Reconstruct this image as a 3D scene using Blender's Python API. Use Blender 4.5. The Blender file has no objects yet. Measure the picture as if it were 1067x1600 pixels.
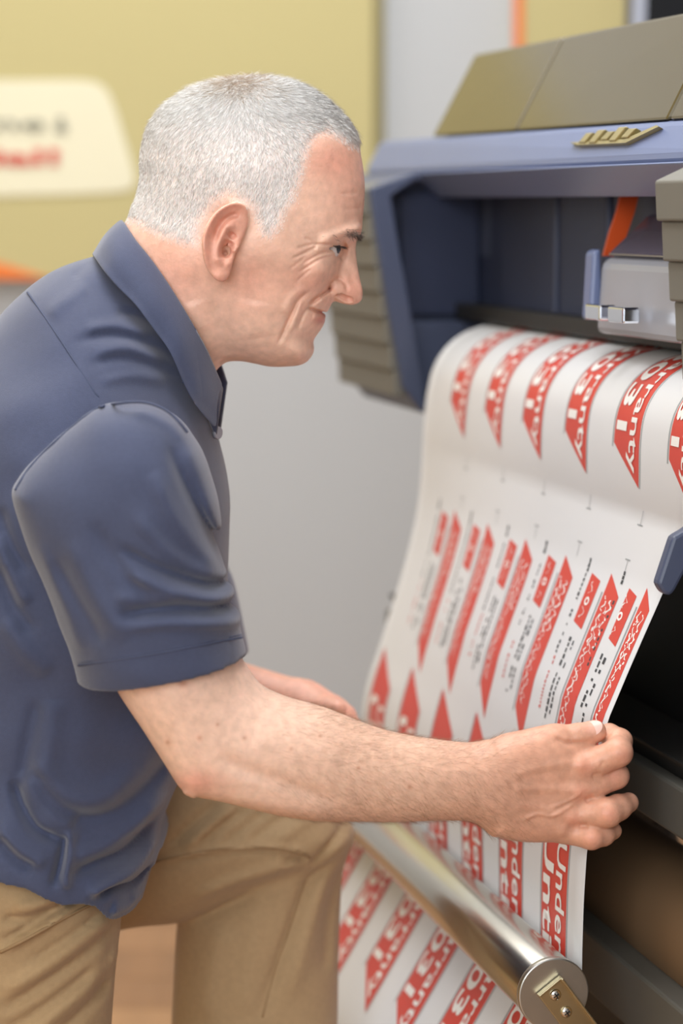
import bpy, math, random
import numpy as np
from mathutils import Vector, Matrix
random.seed(7); rng = np.random.default_rng(7)
SC = bpy.context.scene
COL = SC.collection

# ------------------------------------------------------------------ camera
F = 85.0 / 36.0 * 1600.0            # focal length in photo pixels (1067 x 1600)
CAMH = 1.15
PITCH = math.radians(7.0)
cam_d = bpy.data.cameras.new('camera'); cam = bpy.data.objects.new('camera', cam_d); COL.objects.link(cam)
cam.location = (0, 0, CAMH); cam.rotation_euler = (math.pi/2 - PITCH, 0, 0)
cam_d.sensor_fit = 'VERTICAL'; cam_d.sensor_height = 36.0; cam_d.lens = 85.0
cam_d.clip_start = 0.05; cam_d.clip_end = 60
cam_d.dof.use_dof = True; cam_d.dof.focus_distance = 2.06; cam_d.dof.aperture_fstop = 3.0
SC.camera = cam

# ------------------------------------------------------------------ world, lights, exposure
w = bpy.data.worlds.new('world'); SC.world = w; w.use_nodes = True
w.node_tree.nodes['Background'].inputs[0].default_value = (0.96, 0.98, 1.0, 1)
w.node_tree.nodes['Background'].inputs[1].default_value = 0.40
def area(name, loc, target, size, size_y, power, color=(1, 1, 1)):
    l = bpy.data.lights.new(name, 'AREA'); l.shape = 'RECTANGLE'; l.size = size; l.size_y = size_y
    l.energy = power; l.color = color
    o = bpy.data.objects.new(name, l); COL.objects.link(o); o.location = loc
    o.rotation_euler = (Vector(target) - Vector(loc)).to_track_quat('-Z', 'Y').to_euler()
    return o
area('window_camera_side_offscreen', (-0.9, -1.5, 1.85), (-0.9, 2.0, 1.85), 2.4, 1.6, 84, (0.95, 0.98, 1.0))
area('ceiling_lamp_front_offscreen', (-0.2, 1.9, 2.68), (-0.2, 1.9, 0), 1.4, 1.4, 40, (0.97, 0.98, 1.0))
area('ceiling_lamp_rear_offscreen', (-0.6, 3.5, 2.68), (-0.6, 3.5, 0), 2.4, 0.8, 34, (1.0, 0.99, 0.96))
SC.view_settings.view_transform = 'Standard'; SC.view_settings.look = 'None'
SC.view_settings.exposure = 0.05; SC.view_settings.gamma = 1.0; SC.view_settings.use_curve_mapping = False

# ------------------------------------------------------------------ pixel -> place
FW = np.array([0, math.cos(PITCH), -math.sin(PITCH)]); UP = np.array([0, math.sin(PITCH), math.cos(PITCH)])
RT = np.array([1.0, 0, 0]); CP = np.array([0, 0, CAMH])
def ray(px, py): return FW + RT * (px - 533.5) / F + UP * (800 - py) / F
def at(px, py, Y):                                   # the point of a pixel's ray at depth Y
    d = ray(px, py); return CP + d * (Y / d[1])
def project(P):                                      # world points (n,3) -> photo pixels
    q = P - CP; z = q @ FW
    return 533.5 + F * (q @ RT) / z, 800 - F * (q @ UP) / z
AX = math.radians(13.9)
A_ = np.array([-math.sin(AX), math.cos(AX), 0]); N_ = np.array([-math.cos(AX), -math.sin(AX), 0]); ZZ = np.array([0, 0, 1.0])
O_ = at(1030, 930, 2.03); O_[2] = 0                   # printer frame: s along A_ (away), t along N_ (to the man), z up
def P(px, py, s):
    d = ray(px, py); k = (s - (CP - O_) @ A_) / (d @ A_); return CP + d * k
def stz(s, t, z): return O_ + A_ * s + N_ * t + ZZ * z
def tz(p): q = p - O_; return float(q @ N_), float(p[2])

# ------------------------------------------------------------------ materials
def srgb(r, g, b):
    f = lambda c: (c/255/12.92) if c/255 <= 0.04045 else ((c/255+0.055)/1.055)**2.4
    return (f(r), f(g), f(b), 1)
MATS = {}
def mat(name, col, rough=0.5, metal=0.0, bump=0.0, bscale=200.0, var=0.0, vscale=8.0, attr=None, sss=0.0, sheen=0.0,
        spec=0.5, trans=0.0, coat=0.0, emit=0.0, stretch=None):
    if name in MATS: return MATS[name]
    m = bpy.data.materials.new(name); m.use_nodes = True; nt = m.node_tree; b = nt.nodes['Principled BSDF']
    b.inputs['Base Color'].default_value = col; b.inputs['Roughness'].default_value = rough; b.inputs['Metallic'].default_value = metal
    b.inputs['Specular IOR Level'].default_value = spec
    if trans: b.inputs['Transmission Weight'].default_value = trans
    if coat: b.inputs['Coat Weight'].default_value = coat
    if sheen: b.inputs['Sheen Weight'].default_value = sheen; b.inputs['Sheen Roughness'].default_value = 0.5
    if sss:
        b.inputs['Subsurface Weight'].default_value = sss; b.inputs['Subsurface Radius'].default_value = (1.0, 0.38, 0.22)
        b.inputs['Subsurface Scale'].default_value = 0.006
    if emit: b.inputs['Emission Color'].default_value = col; b.inputs['Emission Strength'].default_value = emit
    src = None
    tc = nt.nodes.new('ShaderNodeTexCoord'); vec = tc.outputs['Object']
    if stretch:
        mp = nt.nodes.new('ShaderNodeMapping'); mp.inputs['Scale'].default_value = stretch
        nt.links.new(vec, mp.inputs[0]); vec = mp.outputs[0]
    if attr:
        at_ = nt.nodes.new('ShaderNodeAttribute'); at_.attribute_name = attr; src = at_.outputs['Color']
    if var:
        n = nt.nodes.new('ShaderNodeTexNoise'); n.inputs['Scale'].default_value = vscale; n.inputs['Detail'].default_value = 5
        nt.links.new(vec, n.inputs['Vector'])
        mr = nt.nodes.new('ShaderNodeMapRange'); mr.inputs[1].default_value = 0.3; mr.inputs[2].default_value = 0.7
        mr.inputs[3].default_value = 1 - var; mr.inputs[4].default_value = 1 + var
        nt.links.new(n.outputs[0], mr.inputs[0])
        mx = nt.nodes.new('ShaderNodeMix'); mx.data_type = 'RGBA'; mx.blend_type = 'MULTIPLY'; mx.inputs[0].default_value = 1
        if src: nt.links.new(src, mx.inputs[6])
        else: mx.inputs[6].default_value = col
        nt.links.new(mr.outputs[0], mx.inputs[7]); src = mx.outputs[2]
    if src: nt.links.new(src, b.inputs['Base Color'])
    if bump:
        n2 = nt.nodes.new('ShaderNodeTexNoise'); n2.inputs['Scale'].default_value = bscale; n2.inputs['Detail'].default_value = 4
        nt.links.new(vec, n2.inputs['Vector'])
        bp = nt.nodes.new('ShaderNodeBump'); bp.inputs['Strength'].default_value = bump; bp.inputs['Distance'].default_value = 0.001
        nt.links.new(n2.outputs[0], bp.inputs['Height']); nt.links.new(bp.outputs[0], b.inputs['Normal'])
    MATS[name] = m
    return m

# ------------------------------------------------------------------ object helpers
def mesh_obj(name, verts, faces, m, parent=None, smooth=False, sharp=None):
    me = bpy.data.meshes.new(name)
    me.from_pydata([tuple(map(float, v)) for v in verts], [], [tuple(map(int, f)) for f in faces]); me.update()
    if m: me.materials.append(m)
    if smooth: me.polygons.foreach_set('use_smooth', [True] * len(me.polygons))
    o = bpy.data.objects.new(name, me); COL.objects.link(o)
    if parent: attach(o, parent)
    return o
def attach(o, parent):
    o.parent = parent; o.matrix_parent_inverse = root_matrix(parent).inverted()
def root_matrix(o):
    m = Matrix.LocRotScale(o.location, o.rotation_euler, o.scale)
    if o.parent: m = root_matrix(o.parent) @ o.matrix_parent_inverse @ m
    return m
def tag(o, label=None, cat=None, group=None, kind=None):
    if label: o['label'] = label
    if cat: o['category'] = cat
    if group: o['group'] = group
    if kind: o['kind'] = kind
    return o
def empty(name, loc, label=None, cat=None):
    o = bpy.data.objects.new(name, None); o.empty_display_size = 0.1; COL.objects.link(o); o.location = tuple(map(float, loc))
    return tag(o, label, cat)
def bevel(o, w=0.003, seg=2):
    md = o.modifiers.new('bevel', 'BEVEL'); md.width = w; md.segments = seg; md.limit_method = 'ANGLE'; md.angle_limit = 0.6
    return o
def prism(name, ring_a, ring_b, m, parent=None, bev=0.0):     # two matching rings of 3d points
    n = len(ring_a); v = list(ring_a) + list(ring_b)
    f = [tuple(range(n))[::-1], tuple(range(n, 2*n))] + [(i, (i+1) % n, n+(i+1) % n, n+i) for i in range(n)]
    o = mesh_obj(name, v, f, m, parent); fix_normals(o)
    if bev: bevel(o, bev)
    return o
def fix_normals(o):
    import bmesh
    bm = bmesh.new(); bm.from_mesh(o.data); bmesh.ops.recalc_face_normals(bm, faces=bm.faces); bm.to_mesh(o.data); bm.free()
def box_stz(name, s0, s1, t0, t1, z0, z1, m, parent=None, bev=0.0):
    ra = [stz(s0, t0, z0), stz(s0, t1, z0), stz(s0, t1, z1), stz(s0, t0, z1)]
    rb = [stz(s1, t0, z0), stz(s1, t1, z0), stz(s1, t1, z1), stz(s1, t0, z1)]
    return prism(name, ra, rb, m, parent, bev)
def box_xyz(name, lo, hi, m, parent=None, bev=0.0):
    (x0, y0, z0), (x1, y1, z1) = lo, hi
    ra = [(x0, y0, z0), (x1, y0, z0), (x1, y1, z0), (x0, y1, z0)]; rb = [(x, y, z1) for x, y, _ in ra]
    return prism(name, ra, rb, m, parent, bev)
def tube(name, pts, r, m, parent=None, seg=10, radii=None, caps=True):
    pts = [np.array(p, float) for p in pts]; n = len(pts); v = []; f = []
    up = None
    for i, p in enumerate(pts):
        d = pts[min(i+1, n-1)] - pts[max(i-1, 0)]; d /= np.linalg.norm(d) + 1e-12
        if up is None:
            up = np.cross(d, [0, 0, 1.0]);
            if np.linalg.norm(up) < 1e-3: up = np.cross(d, [1.0, 0, 0])
        up = up - d * (up @ d); up /= np.linalg.norm(up); q = np.cross(d, up)
        rr = radii[i] if radii is not None else r
        for k in range(seg):
            a = 2*math.pi*k/seg; v.append(p + rr*(up*math.cos(a) + q*math.sin(a)))
    for i in range(n-1):
        for k in range(seg):
            f.append((i*seg+k, i*seg+(k+1) % seg, (i+1)*seg+(k+1) % seg, (i+1)*seg+k))
    if caps: f.append(tuple(range(seg))[::-1]); f.append(tuple((n-1)*seg+k for k in range(seg)))
    o = mesh_obj(name, v, f, m, parent, smooth=True); fix_normals(o)
    return o
def cyl(name, p0, p1, r, m, parent=None, seg=40, bev=0.0):
    o = tube(name, [p0, p1], r, m, parent, seg)
    for pl in o.data.polygons: pl.use_smooth = len(pl.vertices) == 4
    if bev: bevel(o, bev)
    return o
def text_mesh(body, bold=0.0, shear=0.0):             # -> verts (n,2), faces; unit-size lettering laid flat
    c = bpy.data.curves.new('lettering', 'FONT'); c.body = body; c.size = 1.0; c.offset = bold; c.shear = shear; c.resolution_u = 3
    o = bpy.data.objects.new('lettering', c); COL.objects.link(o)
    dg = bpy.context.evaluated_depsgraph_get(); dg.update()
    me = bpy.data.meshes.new_from_object(o.evaluated_get(dg))
    v = np.array([tuple(x.co)[:2] for x in me.vertices]); f = [tuple(p.vertices) for p in me.polygons]
    bpy.data.objects.remove(o); bpy.data.curves.remove(c); bpy.data.meshes.remove(me)
    return v, f
def fit(v, x0, x1, y0, y1):
    lo = v.min(0); hi = v.max(0); return (v - lo) / (hi - lo) * np.array([x1-x0, y1-y0]) + np.array([x0, y0])

# ------------------------------------------------------------------ implicit surfaces
def smooth_poly(pts, n=6, closed=True):               # Catmull-Rom through traced points
    p = np.array(pts, float); N = len(p); out = []
    for i in range(N if closed else N-1):
        if closed: a, b, c, d = p[i-1], p[i], p[(i+1) % N], p[(i+2) % N]
        else: a, b, c, d = p[max(i-1, 0)], p[i], p[i+1], p[min(i+2, N-1)]
        for k in range(n):
            t = k/n
            out.append(0.5*((2*b) + (c-a)*t + (2*a-5*b+4*c-d)*t*t + (-a+3*b-3*c+d)*t**3))
    if not closed: out.append(p[-1])
    return np.array(out)
def seg_dist(q, a, b):
    ab = b - a; t = np.clip(((q - a) @ ab) / (ab @ ab + 1e-18), 0, 1)
    return np.hypot(*(q - a - t[:, None]*ab).T), t
class Grid:
    def __init__(g, lo, hi, h):
        g.h = h; g.lo = np.array(lo, float); g.n = np.ceil((np.array(hi) - g.lo)/h).astype(int) + 1
        g.x, g.y, g.z = [(g.lo[i] + h*np.arange(g.n[i])).astype(np.float32) for i in range(3)]
        g.f = np.full(g.n, 1.0, np.float32)
        X, Z = np.meshgrid(g.x, g.z, indexing='ij'); g.q = np.stack([X.ravel(), Z.ravel()], 1).astype(float); g.sh = X.shape
    def px(g, pts, Y): return np.array([at(x, y, Y)[[0, 2]] for x, y in pts])
    def poly(g, pts, Y, n=5, closed_smooth=True, blur=0.0):     # signed distance, positive inside, of a traced outline at depth Y
        p = g.px(smooth_poly(pts, n) if closed_smooth else pts, Y); q = g.q
        d = np.full(len(q), 9.0); ins = np.zeros(len(q), bool)
        for i in range(len(p)):
            a, b = p[i], p[(i+1) % len(p)]
            d = np.minimum(d, seg_dist(q, a, b)[0])
            c = (a[1] > q[:, 1]) != (b[1] > q[:, 1])
            if c.any() and b[1] != a[1]:
                xi = a[0] + (q[:, 1]-a[1])*(b[0]-a[0])/(b[1]-a[1]); ins ^= c & (q[:, 0] < xi)
        d = np.where(ins, d, -d).reshape(g.sh)
        if not blur: return d
        d = g.blur(d, blur); t = np.clip((d-0.010)/0.022, 0, 1); t = t*t*(3-2*t)
        return d*(1-t) + g.blur(d, 0.011)*t
    def blur(g, a, sig):
        r = int(3*sig/g.h)+1; k = np.exp(-0.5*(np.arange(-r, r+1)*g.h/sig)**2); k /= k.sum()
        a = np.pad(a, r, mode='edge')
        a = np.apply_along_axis(lambda m: np.convolve(m, k, 'valid'), 0, a)
        return np.apply_along_axis(lambda m: np.convolve(m, k, 'valid'), 1, a)
    def noise(g, sig, amp, seed):                     # soft random relief
        a = g.blur(np.random.default_rng(seed).normal(size=g.sh), sig); return amp*a/a.std()
    def ctl(g, pts, Y, sig):                          # smooth map from (px, py, value) control points
        s = sig*Y/F; num = np.zeros(len(g.q)); den = num + 1e-9
        for x, y, v in pts:
            c = at(x, y, Y)[[0, 2]]; wgt = np.exp(-0.5*((g.q-c)**2).sum(1)/s**2) + 1e-7/(((g.q-c)**2).sum(1)+1e-4); num += wgt*v; den = den + wgt
        return (num/den).reshape(g.sh)
    def strokes(g, L, Y):                             # relief (metres) from (polyline px, height mm, sigma px[, sigma2])
        h = np.zeros(len(g.q))
        for st in L:
            pts, amp, sg = st[:3]; p = g.px(smooth_poly(pts, 5, False) if len(pts) > 2 else pts, Y); s = sg*Y/F
            if len(p) == 1:
                d2 = ((g.q-p[0])**2).sum(1); h += amp*1e-3*np.exp(-0.5*d2/s**2); continue
            best = np.full(len(g.q), 9.0); tt = np.zeros(len(g.q)); n = len(p)-1
            for i in range(n):
                d, t = seg_dist(g.q, p[i], p[i+1]); b = d < best; best = np.where(b, d, best); tt = np.where(b, (i+t)/n, tt)
            h += amp*1e-3*np.exp(-0.5*(best/s)**2)*np.clip(np.minimum(tt, 1-tt)*5+0.12, 0, 1)
        return h.reshape(g.sh)
    def inflate(g, d, R, W, yc, near=None):
        R = np.asarray(R); W = np.asarray(W)
        u = (1 - np.minimum(d, R)/R).astype(np.float32)[:, None, :] if d.ndim == 2 else d
        Wb = np.broadcast_to(W, g.sh).astype(np.float32)[:, None, :]
        ycb = np.broadcast_to(yc, g.sh).astype(np.float32)[:, None, :]
        yy = (g.y[None, :, None] - ycb)/Wb
        sc = np.minimum(np.broadcast_to(R, g.sh), np.broadcast_to(W, g.sh)).astype(np.float32)[:, None, :]
        return (np.sqrt(u*u + yy*yy) - 1)*sc
    def union(g, b, k=0.0, sl=None):
        a = g.f if sl is None else g.f[sl]
        if k <= 0: r = np.minimum(a, b)
        else:
            h = np.clip(0.5+0.5*(b-a)/k, 0, 1); r = b + (a-b)*h - k*h*(1-h)
            r = np.minimum(r, np.minimum(a, b))
        if sl is None: g.f = r.astype(np.float32)
        else: g.f[sl] = r
    def sub(g, b, k=0.004, sl=None):
        a = g.f if sl is None else g.f[sl]
        h = np.clip(0.5-0.5*(a+b)/k, 0, 1); r = a + (-b-a)*h + k*h*(1-h)
        if sl is None: g.f = r.astype(np.float32)
        else: g.f[sl] = r
    def box(g, lo, hi):
        i0 = np.clip(((np.array(lo)-g.lo)/g.h).astype(int), 0, g.n-2); i1 = np.clip(((np.array(hi)-g.lo)/g.h).astype(int)+2, 2, g.n)
        return tuple(slice(a, b) for a, b in zip(i0, i1))
    def cone(g, a, b, ra, rb, k=0.006, subtract=False, flat=None):
        a = np.array(a, float); b = np.array(b, float); m = max(ra, rb) + 3*k + 0.004
        sl = g.box(np.minimum(a, b)-m, np.maximum(a, b)+m)
        X = g.x[sl[0]][:, None, None]; Y = g.y[sl[1]][None, :, None]; Z = g.z[sl[2]][None, None, :]
        ba = b-a; t = np.clip(((X-a[0])*ba[0]+(Y-a[1])*ba[1]+(Z-a[2])*ba[2])/(ba@ba+1e-12), 0, 1)
        d = np.sqrt((X-a[0]-t*ba[0])**2+(Y-a[1]-t*ba[1])**2+(Z-a[2]-t*ba[2])**2) - (ra+(rb-ra)*t)
        (g.sub if subtract else g.union)(d, k, sl)
    def ell(g, c, r, k=0.006, subtract=False):
        c = np.array(c, float); r = np.array(r, float); m = r + 3*k + 0.004
        sl = g.box(c-m, c+m)
        X = (g.x[sl[0]][:, None, None]-c[0])/r[0]; Y = (g.y[sl[1]][None, :, None]-c[1])/r[1]; Z = (g.z[sl[2]][None, None, :]-c[2])/r[2]
        d = (np.sqrt(X*X+Y*Y+Z*Z)-1)*r.min()
        (g.sub if subtract else g.union)(d, k, sl)
    def surface(g):                                   # naive surface nets -> verts, quads
        f = g.f; s = f < 0; nx, ny, nz = f.shape
        cnt = np.zeros((nx-1, ny-1, nz-1), np.int8)
        for i in (0, 1):
            for j in (0, 1):
                for k in (0, 1): cnt += s[i:nx-1+i, j:ny-1+j, k:nz-1+k]
        cells = np.argwhere((cnt > 0) & (cnt < 8)); idx = np.full(cnt.shape, -1, np.int64)
        idx[tuple(cells.T)] = np.arange(len(cells))
        acc = np.zeros((len(cells), 3)); num = np.zeros(len(cells))
        corners = [(i, j, k) for i in (0, 1) for j in (0, 1) for k in (0, 1)]
        val = {c: f[cells[:, 0]+c[0], cells[:, 1]+c[1], cells[:, 2]+c[2]] for c in corners}
        for c in corners:
            for ax in range(3):
                if c[ax]: continue
                d = list(c); d[ax] = 1; d = tuple(d); a, b = val[c], val[d]; m = (a < 0) != (b < 0)
                t = np.where(m, a/np.where(m, a-b, 1), 0); p = np.repeat(np.array([c], float), len(cells), 0); p[:, ax] = t
                acc += p*m[:, None]; num += m
        v = g.lo + g.h*(cells + acc/num[:, None])
        quads = []
        for ax in range(3):
            a = np.moveaxis(s, ax, 0); I = np.moveaxis(idx, ax, 0)
            e = a[:-1] != a[1:]; e = e[:, 1:-1, 1:-1]; w_ = np.argwhere(e); i, j, k = w_[:, 0], w_[:, 1]+1, w_[:, 2]+1
            q = np.stack([I[i, j-1, k-1], I[i, j, k-1], I[i, j, k], I[i, j-1, k]], 1)
            flip = a[i, j, k]
            if ax == 1: flip = ~flip
            q[~flip] = q[~flip][:, ::-1]; quads.append(q)
        return v, np.concatenate(quads)
    def depth_map(g):                                 # nearest surface Y for every (x, z), nan where empty
        s = g.f < 0; any_ = s.any(1); j = s.argmax(1); j0 = np.maximum(j-1, 0)
        ii, kk = np.meshgrid(np.arange(g.n[0]), np.arange(g.n[2]), indexing='ij')
        a = g.f[ii, j0, kk]; b = g.f[ii, j, kk]; t = np.where(a != b, a/(a-b+1e-12), 0)
        Y = g.y[j0] + g.h*np.clip(t, 0, 1); return np.where(any_, Y, np.nan)
def on_surface(g, dm, px, py, Yg, off=0.0):           # point of the near surface under a pixel
    Y = Yg
    for _ in range(4):
        p = at(px, py, Y); i = int(round((p[0]-g.lo[0])/g.h)); k = int(round((p[2]-g.lo[2])/g.h))
        if 0 <= i < g.n[0] and 0 <= k < g.n[2] and not math.isnan(dm[i, k]): Y = float(dm[i, k])
    return at(px, py, Y-off)
def fast_mesh(name, v, q, m, parent=None, col=None):
    me = bpy.data.meshes.new(name); me.vertices.add(len(v)); me.vertices.foreach_set('co', np.asarray(v, np.float32).ravel())
    nf, k = q.shape; me.loops.add(nf*k); me.loops.foreach_set('vertex_index', q.astype(np.int32).ravel())
    me.polygons.add(nf); me.polygons.foreach_set('loop_start', np.arange(0, nf*k, k, dtype=np.int32))
    me.update(calc_edges=True); me.validate()
    me.polygons.foreach_set('use_smooth', np.ones(len(me.polygons), bool))
    if col is not None:
        a = me.color_attributes.new('Col', 'FLOAT_COLOR', 'POINT'); c = np.ones((len(v), 4), np.float32); c[:, :3] = col
        a.data.foreach_set('color', c.ravel())
    me.materials.append(m); o = bpy.data.objects.new(name, me); COL.objects.link(o)
    if parent: attach(o, parent)
    return o
def in_poly(x, y, pts):
    ins = np.zeros(len(x), bool); p = np.array(pts, float)
    for i in range(len(p)):
        a, b = p[i], p[(i+1) % len(p)]; c = (a[1] > y) != (b[1] > y)
        if b[1] != a[1]: ins ^= c & (x < a[0]+(y-a[1])*(b[0]-a[0])/(b[1]-a[1]))
    return ins
def poly_dist(x, y, pts, closed=True):
    q = np.stack([x, y], 1); d = np.full(len(x), 1e9); p = np.array(pts, float)
    for i in range(len(p) if closed else len(p)-1): d = np.minimum(d, seg_dist(q, p[i], p[(i+1) % len(p)])[0])
    return d

# ================================================================== the room
M_wall = mat('grey_wall_paint', srgb(188, 192, 197), 0.85, bump=0.05, bscale=120)
M_ceil = mat('ceiling_paint', srgb(235, 234, 230), 0.9, var=0.02)
M_yellow = mat('yellow_panel', srgb(190, 180, 130), 0.7, var=0.015, vscale=2)
M_orange = mat('orange_print', srgb(232, 122, 48), 0.6, var=0.02)
M_cream = mat('cream_print', srgb(228, 224, 198), 0.7, var=0.01)
M_greyink = mat('grey_ink', srgb(120, 122, 112), 0.7)
M_redink = mat('red_ink', srgb(205, 68, 56), 0.55, var=0.03, vscale=15)
WY = 4.45
def struct(o): return tag(o, kind='structure')
struct(box_xyz('wall_back', (-3.2, WY, 0), (2.6, WY+0.12, 2.7), M_wall))
struct(box_xyz('wall_left', (-3.32, -1.5, 0), (-3.2, WY+0.12, 2.7), mat('yellow_wall_paint', srgb(222, 206, 146), 0.8, var=0.02)))
struct(box_xyz('wall_right', (2.6, -1.5, 0), (2.72, WY+0.12, 2.7), M_wall))
struct(box_xyz('ceiling', (-3.32, -1.5, 2.7), (2.72, WY+0.12, 2.8), M_ceil))
fl = struct(box_xyz('floor', (-3.32, -1.5, -0.06), (2.72, WY+0.12, -0.016), mat('subfloor', srgb(90, 60, 35), 0.8, var=0.05)))
struct(box_xyz('baseboard_back', (-3.2, WY-0.015, 0), (2.6, WY, 0.10), mat('baseboard_paint', srgb(215, 213, 208), 0.6, var=0.01)))
# oak boards
PM = [mat('oak_board_%d' % i, srgb(*c), 0.35, var=0.14, vscale=7, stretch=(2, 0.25, 2)) for i, c in enumerate([(166, 122, 80), (154, 112, 72), (176, 132, 88)])]
def plank_mesh(m):
    o = box_xyz('plank', (0, 0, -0.016), (1.497, 0.137, 0.0), m); me = o.data; bpy.data.objects.remove(o); return me
PME = [plank_mesh(m) for m in PM]
r_ = random.Random(3)
for j in range(43):
    x = -3.3 - r_.random()*1.2
    while x < 2.7:
        o = bpy.data.objects.new('plank', r_.choice(PME)); COL.objects.link(o); o.location = (x, -1.48+j*0.14, 0); attach(o, fl); x += 1.5
        if x + 1.5 > 2.72 + 1.2: break
# yellow graphic boards hung on the wall
def board(name, px0, px1, py0, py1, depth, label):
    a = at(px0, py1, WY-depth); b = at(px1, py0, WY-depth)
    r = empty(name, ((a[0]+b[0])/2, WY-depth/2, a[2]), label, 'wall panel')
    box_xyz('board', (a[0], WY-depth, a[2]), (b[0], WY-0.001, b[2]), M_yellow, r, 0.004)
    return r
b1 = board('wall_graphic', -420, 586, -330, 437, 0.05, 'large yellow wall graphic with cream speech panel and orange curve')
b2 = board('wall_graphic', 803, 1300, -330, 300, 0.05, 'yellow wall graphic edged by a vertical orange strip, behind the printer')
def wall_shape(name, pts, m, parent, off):
    n = len(pts); ra = [at(x, y, WY-0.05-off) for x, y in pts]; rb = [p + np.array([0, 0.003, 0]) for p in ra]
    return prism(name, ra, rb, m, parent)
_e = [[at(586, y, WY-0.05)+np.array([0.0005, 0, 0]), at(601, y, WY-0.002), at(586, y, WY-0.002)+np.array([0.0005, 0, 0])] for y in (-330, 437)]
for q in _e:
    for p in q: p[2] = q[0][2]
prism('chamfered_edge', _e[0], _e[1], M_yellow, b1)
wall_shape('orange_strip', [(803, -330), (817, -330), (817, 300), (803, 300)], M_orange, b2, 0.0035)
wall_shape('orange_curve', [(-420, 350), (-200, 372), (-60, 398), (10, 414), (60, 430), (78, 436), (-420, 436)], M_orange, b1, 0.0035)
cp = smooth_poly([(-420, 128), (-200, 126), (60, 125), (135, 126), (160, 135), (176, 160), (196, 222), (210, 272), (208, 290), (190, 299), (120, 303), (0, 306), (-200, 310), (-420, 312)], 4)
cpanel = wall_shape('cream_panel', cp, M_cream, b1, 0.0035)
def wall_text(body, px0, px1, py0, py1, m, bold):
    v, f = text_mesh(body, bold); v = fit(v, 0, 1, 0, 1)
    P3 = [at(px0+(px1-px0)*a, py1+(py0-py1)*b, WY-0.058) for a, b in v]
    mesh_obj('lettering', P3, f, m, cpanel)
wall_text('phone', -140, 70, 180, 212, M_greyink, 0.01); wall_text('&', 86, 106, 182, 208, M_greyink, 0.01)
wall_text('Special!', -200, 93, 232, 266, M_redink, 0.03)

# ================================================================== the printer
M_blue = mat('blue_grey_plastic', srgb(104, 117, 154), 0.32, var=0.02, bump=0.04, bscale=900)
M_dblue = mat('dark_blue_plastic', srgb(72, 80, 104), 0.42, var=0.02, bump=0.04, bscale=900)
M_navy = mat('navy_plastic', srgb(46, 54, 80), 0.5, var=0.03)
M_grey = mat('warm_grey_plastic', srgb(112, 110, 102), 0.55, var=0.02, bump=0.03, bscale=900)
M_lid = mat('smoked_lid', srgb(84, 74, 46), 0.16, var=0.02)
M_dark = mat('black_steel', srgb(30, 29, 28), 0.5, var=0.05)
M_beam = mat('grey_steel', srgb(88, 86, 80), 0.5, var=0.04)
M_silver = mat('silver_plastic', srgb(150, 152, 160), 0.25, var=0.02)
M_brown = mat('kraft_roll', srgb(110, 84, 58), 0.7, var=0.06, vscale=4)
pr = empty('large_format_printer', stz(0.4, -0.3, 0), 'large-format printer with blue-grey hood, stepped grey end towers and dark stand', 'printer')
SF, SN = 0.80, -0.02
def rail(pf, pn, s0=SF, s1=-0.14):                    # points at the far and near sections -> ring at s0 and ring at s1
    A = [P(x, y, SF) for x, y in pf]; B = [P(x, y, SN) for x, y in pn]
    L = lambda s: [a + (b-a)*(s-SF)/(SN-SF) for a, b in zip(A, B)]
    return L(s0), L(s1)
# hood slab
ra, rb = rail([(655, 266), (700, 306), (790, 306), (800, 215), (681, 214)], [(1067, 247), (1128, 304), (1262, 304), (1270, 182), (1104, 184)], 1.06)
prism('hood', ra, rb, M_blue, pr, 0.006)
ra, rb = rail([(657, 269), (700, 306), (696, 309), (652, 271)], [(1070, 251), (1128, 304), (1122, 308), (1063, 254)], 0.83); prism('hood_front', ra, rb, M_blue, pr, 0.002)
# lid: separate smoked panels over a frame
f0 = [(681, 213), (748, 84), (757, 84), (692, 213)]; n0 = [(1106, 183), (1199, -6), (1212, -6), (1120, 183)]
for s0, s1 in ((0.815, 0.503), (0.497, 0.075), (0.069, -0.14)):
    ra, rb = rail(f0, n0, s0, s1); prism('lid_panel', ra, rb, M_lid, pr, 0.004)
ra, rb = rail([(694, 216), (757, 92), (900, 92), (900, 216)], [(1122, 186), (1211, 2), (1420, 2), (1420, 186)], 0.80); prism('lid_housing', ra, rb, M_navy, pr, 0.004)
# raised badge on the hood
def hood_pt(u, v):                                    # u along the hood from far to near, v from front edge to lid
    e0 = P(655, 266, SF) + (P(1067, 247, SN)-P(655, 266, SF))*u; e1 = P(681, 214, SF) + (P(1104, 184, SN)-P(681, 214, SF))*u
    return e0 + (e1-e0)*v
nh = np.cross(hood_pt(1, 0)-hood_pt(0, 0), hood_pt(0, 1)-hood_pt(0, 0)); nh /= np.linalg.norm(nh); nh *= np.sign(nh[2])
M_badge = mat('badge_metal', srgb(176, 164, 118), 0.35, 0.7, var=0.08, vscale=60)
def extruded_text(name, body, fn, nrm, th, m, parent, bold, shear, box):
    v, f = text_mesh(body, bold, shear); v = fit(v, *box); n = len(v)
    A = [fn(a, b) for a, b in v]; B = [p + nrm*th for p in A]
    from collections import Counter
    ed = Counter()
    for q in f:
        for i in range(len(q)): ed[tuple(sorted((q[i], q[(i+1) % len(q)])))] += 1
    fs = list(f) + [tuple(i+n for i in q)[::-1] for q in f] + [(a, b, b+n, a+n) for (a, b), c in ed.items() if c == 1]
    o = mesh_obj(name, A+B, fs, m, parent); fix_normals(o); return o
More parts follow.
